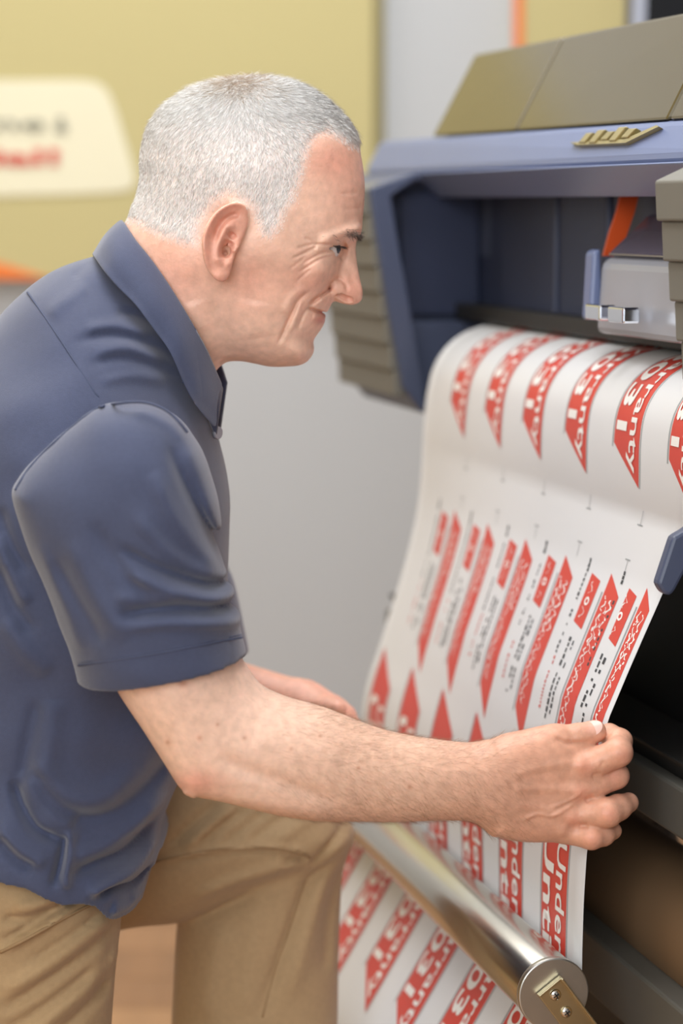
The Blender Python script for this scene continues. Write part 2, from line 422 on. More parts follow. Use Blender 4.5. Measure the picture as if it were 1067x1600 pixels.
for i, (a, b, hgt) in enumerate(((0.665, 0.46, 0.26), (0.70, 0.44, 0.34), (0.735, 0.50, 0.22), (0.765, 0.46, 0.36), (0.80, 0.52, 0.24))):
    rg = [(a, b), (a+0.022, b), (a+0.034, b+hgt), (a+0.010, b+hgt)]
    prism('badge_bar', [hood_pt(*q)+nh*0.0005 for q in rg], [hood_pt(*q)+nh*0.0065 for q in rg], M_badge, pr, 0.001)
prism('badge_swash', [hood_pt(a, b)+nh*0.0005 for a, b in ((0.63, 0.50), (0.66, 0.42), (0.82, 0.40), (0.895, 0.78), (0.885, 0.82), (0.81, 0.50))],
      [hood_pt(a, b)+nh*0.005 for a, b in ((0.63, 0.50), (0.66, 0.42), (0.82, 0.40), (0.895, 0.78), (0.885, 0.82), (0.81, 0.50))], M_badge, pr)
# far tower: bezel frame, inner plate, stepped slats
def ring_at(pts, s, sref=SF): return [P(x, y, sref) + A_*(s-sref) for x, y in pts]
bez_o = [(577, 294), (648, 268), (780, 264), (780, 646), (659, 646), (629, 606), (607, 488), (589, 375)]
bez_i = [(611, 307), (649, 282), (768, 290), (768, 625), (664, 625), (658, 580), (645, 501), (626, 396)]
n = len(bez_o); V = ring_at(bez_o, SF)+ring_at(bez_i, SF)+ring_at(bez_o, SF+0.27)+ring_at(bez_i, SF+0.06)
Fc = []
for i in range(n):
    j = (i+1) % n; Fc += [(i, j, n+j, n+i), (i, 2*n+i, 2*n+j, j), (n+i, n+j, 3*n+j, 3*n+i)]
Fc += [tuple(range(2*n, 3*n)), tuple(range(3*n, 4*n))]
o = mesh_obj('far_tower', V, Fc, M_dblue, pr); fix_normals(o); bevel(o, 0.003)
prism('inner_plate', ring_at([(640, 301), (766, 300), (766, 494), (650, 494)], SF+0.045), ring_at([(640, 301), (766, 300), (766, 494), (650, 494)], SF+0.055), M_navy, pr, 0.002)
prism('apron_plate', ring_at([(650, 504), (766, 504), (766, 620), (668, 620)], SF+0.03), ring_at([(650, 504), (766, 504), (766, 620), (668, 620)], SF+0.055), M_dblue, pr, 0.002)
# stepped slats on both towers; every slat hangs under the one above and steps back
def slats(sref, x0, y0, dx, dy, cnt, s0, s1, depth=0.05):
    for i in range(cnt):
        xa = x0 + dx*i; ya = y0 + dy*i
        tp = [(xa, ya), (xa+dx*0.25, ya+dy)]
        a0, a1 = P(*tp[0], sref), P(*tp[1], sref)
        back0, back1 = a0 - N_*depth, a1 - N_*depth
        if i == 0: back0 = back0 + ZZ*depth*0.45
        R0 = [a0 + A_*(s0-sref), a1 + A_*(s0-sref), back1 + A_*(s0-sref), back0 + A_*(s0-sref)]
        R1 = [q + A_*(s1-s0) for q in R0]
        prism('slat', R0, R1, M_grey, pr, 0.002)
slats(SF, 570, 296, 6.4, 40.5, 8, SF+0.006, SF+0.27, 0.02)
slats(-0.03, 1022, 283, 10.2, 62.5, 6, -0.03, -0.30, 0.12)
ra = [P(x, y, -0.03) for x, y in ((1060, 275), (1300, 215), (1300, 660), (1110, 660))]
prism('near_tower', [p - A_*0.01 for p in ra], [p - A_*0.27 for p in ra], M_dblue, pr, 0.004)
# body behind the print path
tB = tz(P(768, 400, SF))[0]
zT = P(768, 290, SF)[2]; zD = P(700, 500, SF)[2]
box_stz('back_wall', -0.25, SF+0.05, tB-0.03, tB, zD-0.02, zT+0.02, M_navy, pr)
for s0, s1 in ((0.56, 0.745), (0.40, 0.54)):
    box_stz('wall_panel', s0, s1, tB-0.01, tB+0.006, zD+0.012, zT-0.005, M_navy, pr, 0.004)
box_stz('guide_rail', -0.25, SF+0.05, tB, tB+0.03, zD+0.0, zD+0.018, M_dark, pr, 0.002)
# ink ribbon and carriage
M_ribbon = mat('orange_ribbon', srgb(214, 84, 34), 0.4, var=0.03)
rp = [(985, 300), (978, 330), (966, 365), (957, 400)]; V = []
for x, y in rp: V += [P(x-14, y, 0.30), P(x+14, y, 0.30)]
V2 = [p + A_*0.004 for p in V]; k = len(rp)
Fc = [(2*i, 2*i+1, 2*i+3, 2*i+2) for i in range(k-1)] + [(2*k+2*i, 2*k+2*i+2, 2*k+2*i+3, 2*k+2*i+1) for i in range(k-1)] + [(2*i, 2*i+2, 2*k+2*i+2, 2*k+2*i) for i in range(k-1)] + [(2*i+1, 2*k+2*i+1, 2*k+2*i+3, 2*i+3) for i in range(k-1)]
o = mesh_obj('ink_ribbon', V+V2, Fc, M_ribbon, pr); fix_normals(o)
def carr(pts, s): return [P(x, y, 0.26) + A_*(s-0.26) for x, y in pts]
cpf = [(930, 520), (938, 410), (958, 398), (1090, 398), (1090, 524)]
prism('carriage', carr(cpf, 0.26), carr(cpf, 0.05), M_silver, pr, 0.006)
cpl = [(944, 399), (1010, 335), (1085, 335), (1085, 399)]
prism('carriage_cover', carr(cpl, 0.255), carr(cpl, 0.06), mat('tinted_cover', srgb(150, 140, 160), 0.12, trans=0.7, var=0.02), pr, 0.003)
cpc = [(922, 500), (928, 395), (940, 388), (944, 500)]
prism('carriage_side', carr(cpc, 0.285), carr(cpc, 0.262), M_blue, pr, 0.003)
tC, zC = tz(P(950, 490, 0.18)); 
for ds in (0.19, 0.13): box_stz('carriage_clip', ds-0.02, ds+0.02, tC-0.005, tC+0.012, zC-0.006, zC+0.008, mat('bright_chrome', srgb(225, 230, 240), 0.12, 1.0, var=0.02), pr, 0.002)

# ------------------------------------------------------------------ the printed sheet
far_px = [(930, 500), (860, 502), (800, 504), (760, 508), (725, 520), (697, 542), (678, 572), (668, 610), (662, 660), (659, 720), (653, 786), (640, 850), (622, 915), (600, 985), (578, 1055), (560, 1120), (555, 1165), (553, 1210)]
near_px = [(1064, 825), (1034, 929), (1007, 990), (983, 1045), (948, 1128), (933, 1210), (923, 1290), (918, 1330), (913, 1420), (911, 1510)]
SW = 0.745
fz = smooth_poly([tz(P(x, y, SW)) for x, y in far_px], 6, False)
nz_ = np.array([tz(P(x, y, 0.0)) for x, y in near_px])
RC_T, RC_Z = tz(P(862, 1550, -0.012)); RR = 56/F*2.03
t_end, z_end = RC_T - RR - 0.0008, RC_Z + 0.0
sel = fz[:, 1] > z_end + 0.03
fz = fz[sel]
zlev = fz[:, 1]; NZ = len(zlev)
jtop = int(np.argmax(fz[:, 0] > fz[:, 0].max()*0 + fz[:, 0][0]+0.10))
def t_near(z): return np.interp(z, nz_[::-1, 1], nz_[::-1, 0])
dl = np.array([t_near(z)-t for t, z in fz]); zn0 = nz_[0, 1]
ztop = fz[:, 1].max()
fade = np.clip((ztop-0.02 - fz[:, 1])/(ztop-0.02-zn0), 0, 1)
d0 = np.interp(zn0, fz[::-1, 1], dl[::-1])
dl = np.where(fz[:, 1] > zn0, d0*fade**1.5, dl)
wrap = math.radians(31)
lower = [(RC_T - (RR+.0008)*math.cos(a), RC_Z - (RR+.0008)*math.sin(a)) for a in np.linspace(0.05, wrap, 8)]
dt, dz = math.sin(wrap), -math.cos(wrap); ang = wrap; p_ = np.array(lower[-1])
while p_[1] > 0.012:
    p_ = p_ + np.array([math.sin(ang), -math.cos(ang)])*0.02
    if p_[1] < 0.33: ang = ang*0.80
    lower.append((float(p_[0]), float(max(p_[1], 0.006))))
S_ = np.linspace(0, SW, 31)
rows = []
for i in range(NZ):
    u_ = np.clip((fz[i, 1]-zn0+0.05)/0.10, 0, 1); ext = 0.034*u_*u_*(3-2*u_)     # the free corner flares a little at the top
    rows.append([stz(s-ext*(1-s/SW)**4, fz[i, 0] + dl[i]*(1-s/SW), fz[i, 1]) for s in S_])
# bring the lowest rows onto the roller
for i in range(NZ):
    wgt = np.clip((z_end+0.16-fz[i, 1])/0.13, 0, 1)**1.3
    for j, s in enumerate(S_):
        t = (rows[i][j]-O_) @ N_; rows[i][j] = rows[i][j] + N_*(t_end-t)*wgt
for t, z in lower: rows.append([stz(s, t, z) for s in S_])
PG = np.array(rows)                                   # (rows, cols, 3)
LL = np.concatenate([[0], np.cumsum(np.linalg.norm(np.diff(PG[:, 15], axis=0), axis=1))])
tg_l = np.gradient(PG, axis=0); tg_s = np.gradient(PG, axis=1)
NG = np.cross(tg_l, tg_s); NG /= np.linalg.norm(NG, axis=2, keepdims=True)
if (NG @ N_)[NZ//2].mean() < 0: NG = -NG
LQ = np.linspace(0, LL[-1], 900); SQ = np.linspace(0, SW, 300)
def paper(s, l, off=0.0):
    s = np.clip(np.asarray(s, float), 0, SW); l = np.clip(np.asarray(l, float), 0, LL[-1]-1e-6)
    i = np.clip(np.searchsorted(LL, l)-1, 0, len(LL)-2); u = (l-LL[i])/(LL[i+1]-LL[i]); c = s/SW*30; j = np.clip(c.astype(int), 0, 29); v = c-j
    def bl(G): return (G[i, j]*((1-u)*(1-v))[..., None]+G[i+1, j]*(u*(1-v))[..., None]+G[i, j+1]*((1-u)*v)[..., None]+G[i+1, j+1]*(u*v)[..., None])
    return bl(PG) + bl(NG)*off
_sg, _lg = np.meshgrid(SQ, LQ); _pp = paper(_sg.ravel(), _lg.ravel()); _x, _y = project(_pp)
def sl(px, py):
    i = np.argmin((_x-px)**2+(_y-py)**2); return float(_sg.ravel()[i]), float(_lg.ravel()[i])
M_paper = mat('white_vinyl', srgb(217, 218, 220), 0.38, var=0.01)
TH = 0.0005
sheet = empty('printed_sheet', paper(0.3, LL[-1]), 'white vinyl sheet printed with rows of red stickers, hanging out of the printer', 'printed sheet')
nr, nc = PG.shape[:2]
V = np.concatenate([PG.reshape(-1, 3), (PG-NG*TH).reshape(-1, 3)]); nn = nr*nc; Fc = []
for i in range(nr-1):
    for j in range(nc-1):
        a = i*nc+j; Fc += [(a, a+1, a+nc+1, a+nc), (nn+a, nn+a+nc, nn+a+nc+1, nn+a+1)]
for i in range(nr-1):
    for j in (0, nc-1): a = i*nc+j; Fc.append((a, a+nc, nn+a+nc, nn+a))
for j in range(nc-1):
    for i in (0, nr-1): a = i*nc+j; Fc.append((a, nn+a, nn+a+1, a+1))
mesh_obj('vinyl', V, Fc, M_paper, sheet, smooth=True)
M_rink = mat('red_sticker_ink', srgb(206, 66, 52), 0.4, var=0.03, vscale=30)
M_wink = mat('white_sticker_ink', srgb(236, 234, 230), 0.4, var=0.01)
M_kink = mat('black_print_ink', srgb(58, 60, 64), 0.5, var=0.02)
M_gink = mat('grey_print_ink', srgb(150, 154, 156), 0.5, var=0.02)
def print_mesh(name, v2, f, m, parent, off):         # v2 in (s, l)
    v2 = np.asarray(v2); pts = paper(v2[:, 0], v2[:, 1], off); o = mesh_obj(name, pts, f, m, parent, smooth=True); return o
def para(s_far, s_near, l0, l1, skew0, skew1, n=90):   # parallelogram strip; near edge shifted down by skew
    u = np.linspace(0, 1, n); ws = np.linspace(0, 1, 5); v = []; f = []
    for a in u:
        for b in ws: v.append((s_far+(s_near-s_far)*b, (l0+skew0*b)*(1-a)+(l1+skew1*b)*a))
    for i in range(n-1):
        for j in range(4): q = i*5+j; f.append((q, q+1, q+6, q+5))
    return v, f
def print_text(body, m, parent, s_far, s_near, l0, l1, bold, off):   # reads downwards, tops to the near side
    v, f = text_mesh(body, bold); v = fit(v, 0, 1, 0, 1)
    if l0 < 0.3:                                      # fine facets so that the letters follow the bend
        tr = []
        for q in f: tr += [(q[0], q[i], q[i+1]) for i in range(1, len(q)-1)]
        V = [tuple(a) for a in v]
        for _ in range(2):
            mid = {}; nt_ = []
            def mp(a, b):
                k = (min(a, b), max(a, b))
                if k not in mid: mid[k] = len(V); V.append(((V[a][0]+V[b][0])/2, (V[a][1]+V[b][1])/2))
                return mid[k]
            for a, b, c in tr:
                ab, bc, ca = mp(a, b), mp(b, c), mp(c, a); nt_ += [(a, ab, ca), (ab, b, bc), (ca, bc, c), (ab, bc, ca)]
            tr = nt_
        v, f = np.array(V), tr
    v2 = np.stack([s_far+(s_near-s_far)*v[:, 1], l0+(l1-l0)*v[:, 0]], 1)
    return print_mesh('lettering', v2, f, m, parent, off)
def strip_outline(sf, sn, l0, l1, sk0, sk1, d, m, parent):
    v, f = para(sf+d, sf+d*0.35, l0+0.004, l1+0.004, 0, 0, 30); print_mesh('outline', v, f, m, parent, 0.0002)
    v, f = para(sn-d*0.35, sn-d*0.8, l0+sk0, l1+sk1, 0, 0, 30); print_mesh('outline', v, f, m, parent, 0.0002)
def big_sticker(sf, l0, L, wd):
    sn = sf-wd; sk = 0.036; l1 = l0+L-sk
    v, f = para(sf, sn, max(l0, 0.0), l1, sk, sk); st = print_mesh('sticker', v, f, M_rink, sheet, 0.0003)
    strip_outline(sf, sn, max(l0, 0.0), l1, sk, sk, 0.0042, M_gink, st)
    for word, a, b in (('Under', 0.17, 0.46), ('Warranty', 0.50, 0.965)):
        if l0+L*b > 0.0: print_text(word, M_wink, st, sf-wd*(0.58 if word == 'Under' else 0.52), sf-wd*0.94, max(l0+L*a, 0.0), l0+L*b, 0.012, 0.0008)
    for word, a, b in (('Until', 0.15, 0.50), ('2031', 0.55, 0.86)):
        if l0+L*b > 0.0: print_text(word, M_wink, st, sf-wd*0.07, sf-wd*0.48, max(l0+L*a, 0.0), l0+L*b, 0.022, 0.0008)
PITCHS = 0.1226; LT = 0.281; LSTK = 0.345
for k in range(-1, 6):
    sn = 0.593-PITCHS*k
    if 0.0 < sn+0.056 < SW-0.004 and sn > 0: big_sticker(sn+0.056, LT-LSTK, LSTK, 0.056)
big_sticker(0.041, LT-LSTK+0.003, LSTK, 0.039)
for k in range(-1, 5):
    sf = 0.598-PITCHS*k
    if sf < SW and sf-0.066 > 0: big_sticker(sf, 0.540, LSTK, 0.066)
# small stickers between the rows: red banner with script, red box, lines of small print
pr_ = random.Random(11)
def dashes(parent, sf, sn, l0, l1, m, dens=0.7, lo=0.0014, hi=0.0042, gap=0.0015):
    v = []; f = []; l = l0
    while l < l1:
        d = pr_.uniform(lo, hi)
        if pr_.random() < dens:
            a, b = sf-(sf-sn)*pr_.uniform(0, 0.35), sn+(sf-sn)*pr_.uniform(0, 0.25)
            n = len(v); v += [(a, l), (b, l), (b, l+d), (a, l+d)]; f.append((n, n+1, n+2, n+3))
        l += d+gap
    if v: tag(print_mesh('small_print', v, f, m, parent, 0.0004), kind='stuff')
def script(parent, sf, sn, l0, l1, m, th=0.0022, wave=0.009):
    v = []; f = []; l = l0; i = 0; ph = pr_.uniform(0, 6); am = 0.6
    while l < l1:
        ph += pr_.uniform(0.25, 1.5); am = 0.7*am+0.3*pr_.uniform(0.1, 1.1); c = (sf+sn)/2+(sf-sn)/2*am*math.sin(ph); wd = th*pr_.uniform(0.2, 0.75)
        v += [(c+wd, l), (c-wd, l)]
        if i and pr_.random() < 0.85: f.append((2*i-2, 2*i-1, 2*i+1, 2*i))
        i += 1; l += pr_.uniform(0.0006, 0.0022)
    tag(print_mesh('script', v, f, m, parent, 0.0005), kind='stuff')
for k in range(6):
    sf = [0.604, 0.486, 0.362, 0.243, 0.121, 0.0][k] if k < 5 else 0.034
    wd = 0.036 if k < 5 else 0.024
    l0 = 0.362
    v, f = para(sf, sf-wd, l0, l0+0.150, 0.017, 0.030); bn = print_mesh('banner', v, f, M_rink, sheet, 0.0003)
    v, f = para(sf+0.006, sf+0.0032, l0+0.018, l0+0.155, 0, 0); print_mesh('outline', v, f, M_gink, bn, 0.0003)
    script(bn, sf-0.004, sf-wd*0.42, l0+0.020, l0+0.140, M_wink, 0.0024)
    script(bn, sf-wd*0.22, sf-wd*0.60, l0+0.026, l0+0.145, M_wink, 0.0018)
    script(bn, sf-wd*0.50, sf-wd*0.86, l0+0.022, l0+0.072, M_wink, 0.0030)
    if sf+0.05 < SW:
        v, f = para(sf+(0.044 if k < 5 else 0.036), sf+(0.018 if k < 5 else 0.014), l0+0.006, l0+0.052, 0.004, 0.004, 10); bo = print_mesh('logo_box', v, f, M_rink, sheet, 0.0003)
        a = [(sf+0.031+0.0055*math.cos(q), l0+0.031+0.004*math.sin(q)) for q in np.linspace(0, 2*math.pi, 25)[:-1]]
        b = [(sf+0.031+0.0028*math.cos(q), l0+0.031+0.002*math.sin(q)) for q in np.linspace(0, 2*math.pi, 25)[:-1]]
        print_mesh('ring_mark', a+b, [(i, (i+1) % 24, 24+(i+1) % 24, 24+i) for i in range(24)], M_wink, bo, 0.0005)
        script(bo, sf+0.038, sf+0.026, l0+0.012, l0+0.025, M_wink, 0.0016); script(bo, sf+0.038, sf+0.026, l0+0.037, l0+0.049, M_wink, 0.0016)
        dashes(sheet, sf+0.0605, sf+0.0545, l0-0.006, l0+0.004, M_kink, 1.0, 0.003, 0.0045, 0.0006)
        dashes(sheet, sf+0.060, sf+0.055, l0+0.008, l0+0.085, M_kink, 0.75)
        dashes(sheet, sf+0.058, sf+0.053, l0+0.088, l0+0.138, M_rink, 0.7)
        dashes(sheet, sf+0.038, sf+0.032, l0+0.066, l0+0.142, M_kink, 0.8, 0.002, 0.006)
        dashes(sheet, sf+0.028, sf+0.022, l0+0.068, l0+0.135, M_kink, 0.8, 0.002, 0.006)
# crop marks
for k in range(6):
    for lm in (0.300, 0.345):
        s0 = 0.583-PITCHS*k
        if s0 > 0.01:
            v = [(s0, lm), (s0-0.0008, lm), (s0-0.0008, lm+0.014), (s0, lm+0.014), (s0+0.006, lm+0.013*(lm < 0.32)), (s0-0.006, lm+0.013*(lm < 0.32)), (s0-0.006, lm+0.0012+0.013*(lm < 0.32)), (s0+0.006, lm+0.0012+0.013*(lm < 0.32))]
            print_mesh('crop_mark', v, [(0, 1, 2, 3), (4, 5, 6, 7)], M_gink, sheet, 0.0003)
# ------------------------------------------------------------------ tension roller in front of the sheet
M_alu = mat('brushed_aluminium', srgb(205, 203, 196), 0.24, 1.0, bump=0.02, bscale=300, var=0.02)
M_cap = mat('cap_aluminium', srgb(190, 189, 184), 0.36, 1.0, bump=0.05, bscale=500, var=0.04, vscale=40)
M_brk = mat('zinc_bracket', srgb(196, 184, 150), 0.34, 1.0, var=0.05, vscale=30)
M_scr = mat('screw_steel', srgb(215, 212, 205), 0.2, 1.0, var=0.02)
ro = empty('tension_roller', stz(0.37, RC_T, RC_Z-RR), 'shiny aluminium tension roller lying along the hanging printed sheet', 'roller')
cyl('tube', stz(-0.010, RC_T, RC_Z), stz(SW+0.06, RC_T, RC_Z), RR-0.0006, M_alu, ro, 72, 0.001)
for s0, s1 in ((-0.018, -0.0105), (SW+0.0605, SW+0.068)): cyl('end_cap', stz(s0, RC_T, RC_Z), stz(s1, RC_T, RC_Z), RR+0.0012, M_cap, ro, 72, 0.0012)
SB = -0.019
def bp(px, py, s): return P(px, py, s)
ax0 = P(860, 1543, SB); dirv = P(925, 1629, SB)-ax0; dirv = dirv/np.linalg.norm(dirv); side = np.cross(dirv, A_); side /= np.linalg.norm(side)
if side @ RT > 0: side = -side
W2 = 0.0125; Lb = 0.62
def bpt(u, v, h): return ax0 + dirv*u + side*v - A_*h
Lb = min(0.46, (ax0[2]-0.05)/max(1e-3, -dirv[2]))
prism('bracket', [bpt(-0.004, -W2, 0), bpt(-0.004, W2, 0), bpt(Lb, W2, 0), bpt(Lb, -W2, 0)], [bpt(-0.004, -W2, 0.0022), bpt(-0.004, W2, 0.0022), bpt(Lb, W2, 0.0022), bpt(Lb, -W2, 0.0022)], M_brk, ro, 0.0006)
prism('bracket_flange', [bpt(-0.004, -W2, 0), bpt(-0.004, -W2+0.002, 0), bpt(Lb, -W2+0.002, 0), bpt(Lb, -W2, 0)], [bpt(-0.004, -W2, 0.010), bpt(-0.004, -W2+0.002, 0.010), bpt(Lb, -W2+0.002, 0.010), bpt(Lb, -W2, 0.010)], M_brk, ro, 0.0006)
prism('bracket_lip', [bpt(-0.004, -W2, 0), bpt(-0.004, W2, 0), bpt(-0.002, W2, 0), bpt(-0.002, -W2, 0)], [bpt(-0.004, -W2, 0.007), bpt(-0.004, W2, 0.007), bpt(-0.002, W2, 0.007), bpt(-0.002, -W2, 0.007)], M_brk, ro, 0.0005)
for px, py in ((866, 1553), (883, 1580)):
    c = P(px, py, SB)-A_*0.0022
    sc = tube('screw', [c, c-A_*0.0010, c-A_*0.0022, c-A_*0.0030], 0.005, M_scr, ro, 20, radii=[0.0052, 0.0050, 0.0040, 0.0018])
    for q in (dirv, side):
        o2 = np.cross(q, A_); e = c-A_*0.0029
        prism('slot', [e-q*0.0028-o2*0.0005, e+q*0.0028-o2*0.0005, e+q*0.0028+o2*0.0005, e-q*0.0028+o2*0.0005], [p-A_*0.0004 for p in (e-q*0.0028-o2*0.0005, e+q*0.0028-o2*0.0005, e+q*0.0028+o2*0.0005, e-q*0.0028+o2*0.0005)], M_dark, sc)
ft = ax0 + dirv*Lb
# ------------------------------------------------------------------ lever, stand, media roll under the printer
lv = [(1042, 836), (1056, 828), (1080, 812), (1140, 780), (1150, 840), (1067, 878), (1046, 918), (1038, 928), (1027, 924), (1018, 909)]
prism('media_lever', [P(x, y, -0.035) for x, y in lv], [P(x, y, -0.035)-A_*0.014 for x, y in lv], M_dblue, pr, 0.003)
t0, z0 = tz(P(1018, 909, -0.035))
box_stz('under_body', -0.28, SF+0.25, t0-0.62, t0-0.12, 0.60, 0.93, M_dark, pr, 0.004)
def beam(name, pts, s0, s1, m, sref=0.0):
    ra = [P(x, y, sref) for x, y in pts]
    return prism(name, [p + A_*(s0-sref) for p in ra], [p + A_*(s1-sref) for p in ra], m, pr, 0.003)
beam('stand_rail', [(1053, 1187), (1080, 1232), (1080, 1312), (1175, 1312), (1175, 1187)], -0.28, 0.95, M_dark)
beam('stand_crossbar', [(1047, 1222), (1047, 1302), (1077, 1302), (1077, 1222)], -0.28, 0.95, M_beam)
beam('lower_rail', [(1000, 1525), (1000, 1625), (1060, 1625), (1060, 1525)], -0.28, 0.95, M_beam)
tp_ = tz(P(1023, 1320, 0.42))[0]; box_stz('stand_panel', 0.42, 1.0, tp_-0.02, tp_, 0.05, 0.62, M_dark, pr, 0.003)
cr = P(1130, 1480, 0.0); 
cyl('media_roll', cr - A_*0.24, cr + A_*0.93, 0.055, M_brown, pr, 48, 0.002)
for s in (0.86, -0.26):
    q0 = P(1110, 1240, 0.0) + A_*s; 
    lt_, lz_ = tz(q0)
    box_stz('stand_leg', s-0.025, s+0.025, lt_-0.03, lt_+0.03, 0.05, 0.68, M_dark, pr, 0.003)
    box_stz('stand_foot', s-0.03, s+0.03, lt_-0.28, lt_+0.16, 0.03, 0.07, M_dark, pr, 0.004)
    for tt in (lt_-0.24, lt_+0.12): cyl('caster', stz(s-0.012, tt, 0.022), stz(s+0.012, tt, 0.022), 0.022, M_dark, pr, 20)
cb = [P(1046+8*math.sin(i*0.5), 1270+i*14, 0.55) for i in range(14)]
cable = tag(tube('power_cable', cb, 0.005, mat('grey_cable', srgb(110, 108, 106), 0.5, var=0.02), pr, 8))
# ------------------------------------------------------------------ monitor beyond the printer
mo = empty('computer_monitor', at(1100, 330, 3.6)*np.array([1, 1, 0]), 'dark flat monitor with a silver bezel on a stand behind the printer', 'monitor')
def mon(pts, y0, y1, m, name, b=0.004): return prism(name, [at(x, y, y0) for x, y in pts], [at(x, y, y0)+np.array([0, y1-y0, 0]) for x, y in pts], m, mo, b)
mon([(978, 75), (990, -260), (1330, -260), (1330, 75)], 3.56, 3.60, M_beam, 'casing')
mon([(986, 72), (1000, -250), (1325, -250), (1325, 72)], 3.545, 3.559, mat('silver_bezel', srgb(168, 172, 186), 0.35, 0.3, var=0.02), 'bezel', 0.003)
mon([(1008, 60), (1020, -236), (1310, -236), (1310, 60)], 3.540, 3.5445, mat('screen_glass', srgb(18, 18, 22), 0.12, var=0.02), 'screen', 0.001)
c0 = at(1150, 60, 3.62)
cyl('post', (c0[0], 3.62, 0.03), (c0[0], 3.62, c0[2]), 0.03, M_beam, mo, 24, 0.003)
box_xyz('base', (c0[0]-0.22, 3.44, 0.0), (c0[0]+0.22, 3.80, 0.03), M_beam, mo, 0.006)

# ================================================================== the man
YM = 2.15                                            # his mid-plane
M_skin = mat('skin', srgb(214, 160, 138), 0.42, attr='Col', var=0.10, vscale=130, bump=0.26, bscale=420, sss=0.22, spec=0.4)
M_shirt = mat('navy_knit', srgb(67, 74, 100), 0.72, var=0.05, vscale=260, bump=0.35, bscale=1500, sheen=0.35, spec=0.25)
M_chino = mat('khaki_twill', srgb(168, 141, 106), 0.8, var=0.05, vscale=180, bump=0.3, bscale=1300, sheen=0.15, spec=0.2)
man = empty('person', at(150, 1400, YM)*np.array([1, 1, 0]), 'person with short white hair in navy polo and khaki trousers, kneeling and holding the sheet', 'person')
BV = []; BQ = []; BC = []                            # the body is gathered into one mesh
def add_body(v, q, c):
    n = sum(len(a) for a in BV); BV.append(v); BQ.append(q+n); BC.append(c)
SK = np.array(srgb(234, 192, 170)[:3]); RED = np.array(srgb(220, 144, 122)[:3]); PALE = np.array(srgb(240, 208, 188)[:3]); SCALP = np.array(srgb(240, 226, 220)[:3]); LIP = np.array(srgb(196, 112, 100)[:3])
def blend(c, col, wgt): return c*(1-wgt[:, None]) + col*wgt[:, None]
def gauss(x, y, cx, cy, sx, sy=None): sy = sy or sx; return np.exp(-0.5*(((x-cx)/sx)**2+((y-cy)/sy)**2))

# ---------------------------------------------------------------- head
g = Grid((-0.215, YM-0.112, 0.96-0.06), (0.028, YM+0.112, 1.345), 0.00118)
head_px = [(197, 345), (207, 322), (215, 301), (219, 275), (219, 250), (224, 221), (236, 192), (257, 167), (283, 149), (312, 135), (350, 125), (390, 121), (423, 123), (457, 130), (489, 144), (514, 161),
           (537, 182), (553, 204), (561, 228), (565, 248), (568, 267), (570, 292), (569, 318), (567, 339), (564.5, 358), (560, 370), (551, 380), (541, 398), (533, 420), (527, 445), (522, 464), (517.5, 476), (512.5, 485), (510, 491), (506.5, 494),
           (508, 500), (504, 511), (494, 525), (488.5, 535), (490, 546), (485, 558), (474, 568), (457, 572), (424, 573), (398, 568), (373, 564), (350, 568), (332, 590), (312, 650), (290, 720), (215, 720), (165, 600), (150, 470), (172, 385)]
YH = YM
d = g.poly(head_px, YH, 4, blur=0.0016)
W = g.ctl([(350, 250, .0785), (260, 230, .074), (400, 170, .074), (470, 190, .070), (530, 260, .066), (300, 380, .070), (400, 350, .0745), (480, 400, .070), (540, 340, .066), (430, 470, .0645), (390, 520, .0600), (460, 540, .053), (500, 470, .058), (330, 500, .061), (250, 480, .062), (240, 620, .064)], 2.08, 42)
R = g.ctl([(350, 250, .098), (250, 230, .09), (430, 170, .09), (540, 270, .085), (545, 350, .075), (520, 430, .070), (490, 500, .060), (460, 555, .044), (400, 550, .048), (330, 500, .075), (240, 560, .07), (220, 330, .085)], 2.10, 40)
g.f = g.inflate(d, R, W, YH).astype(np.float32)
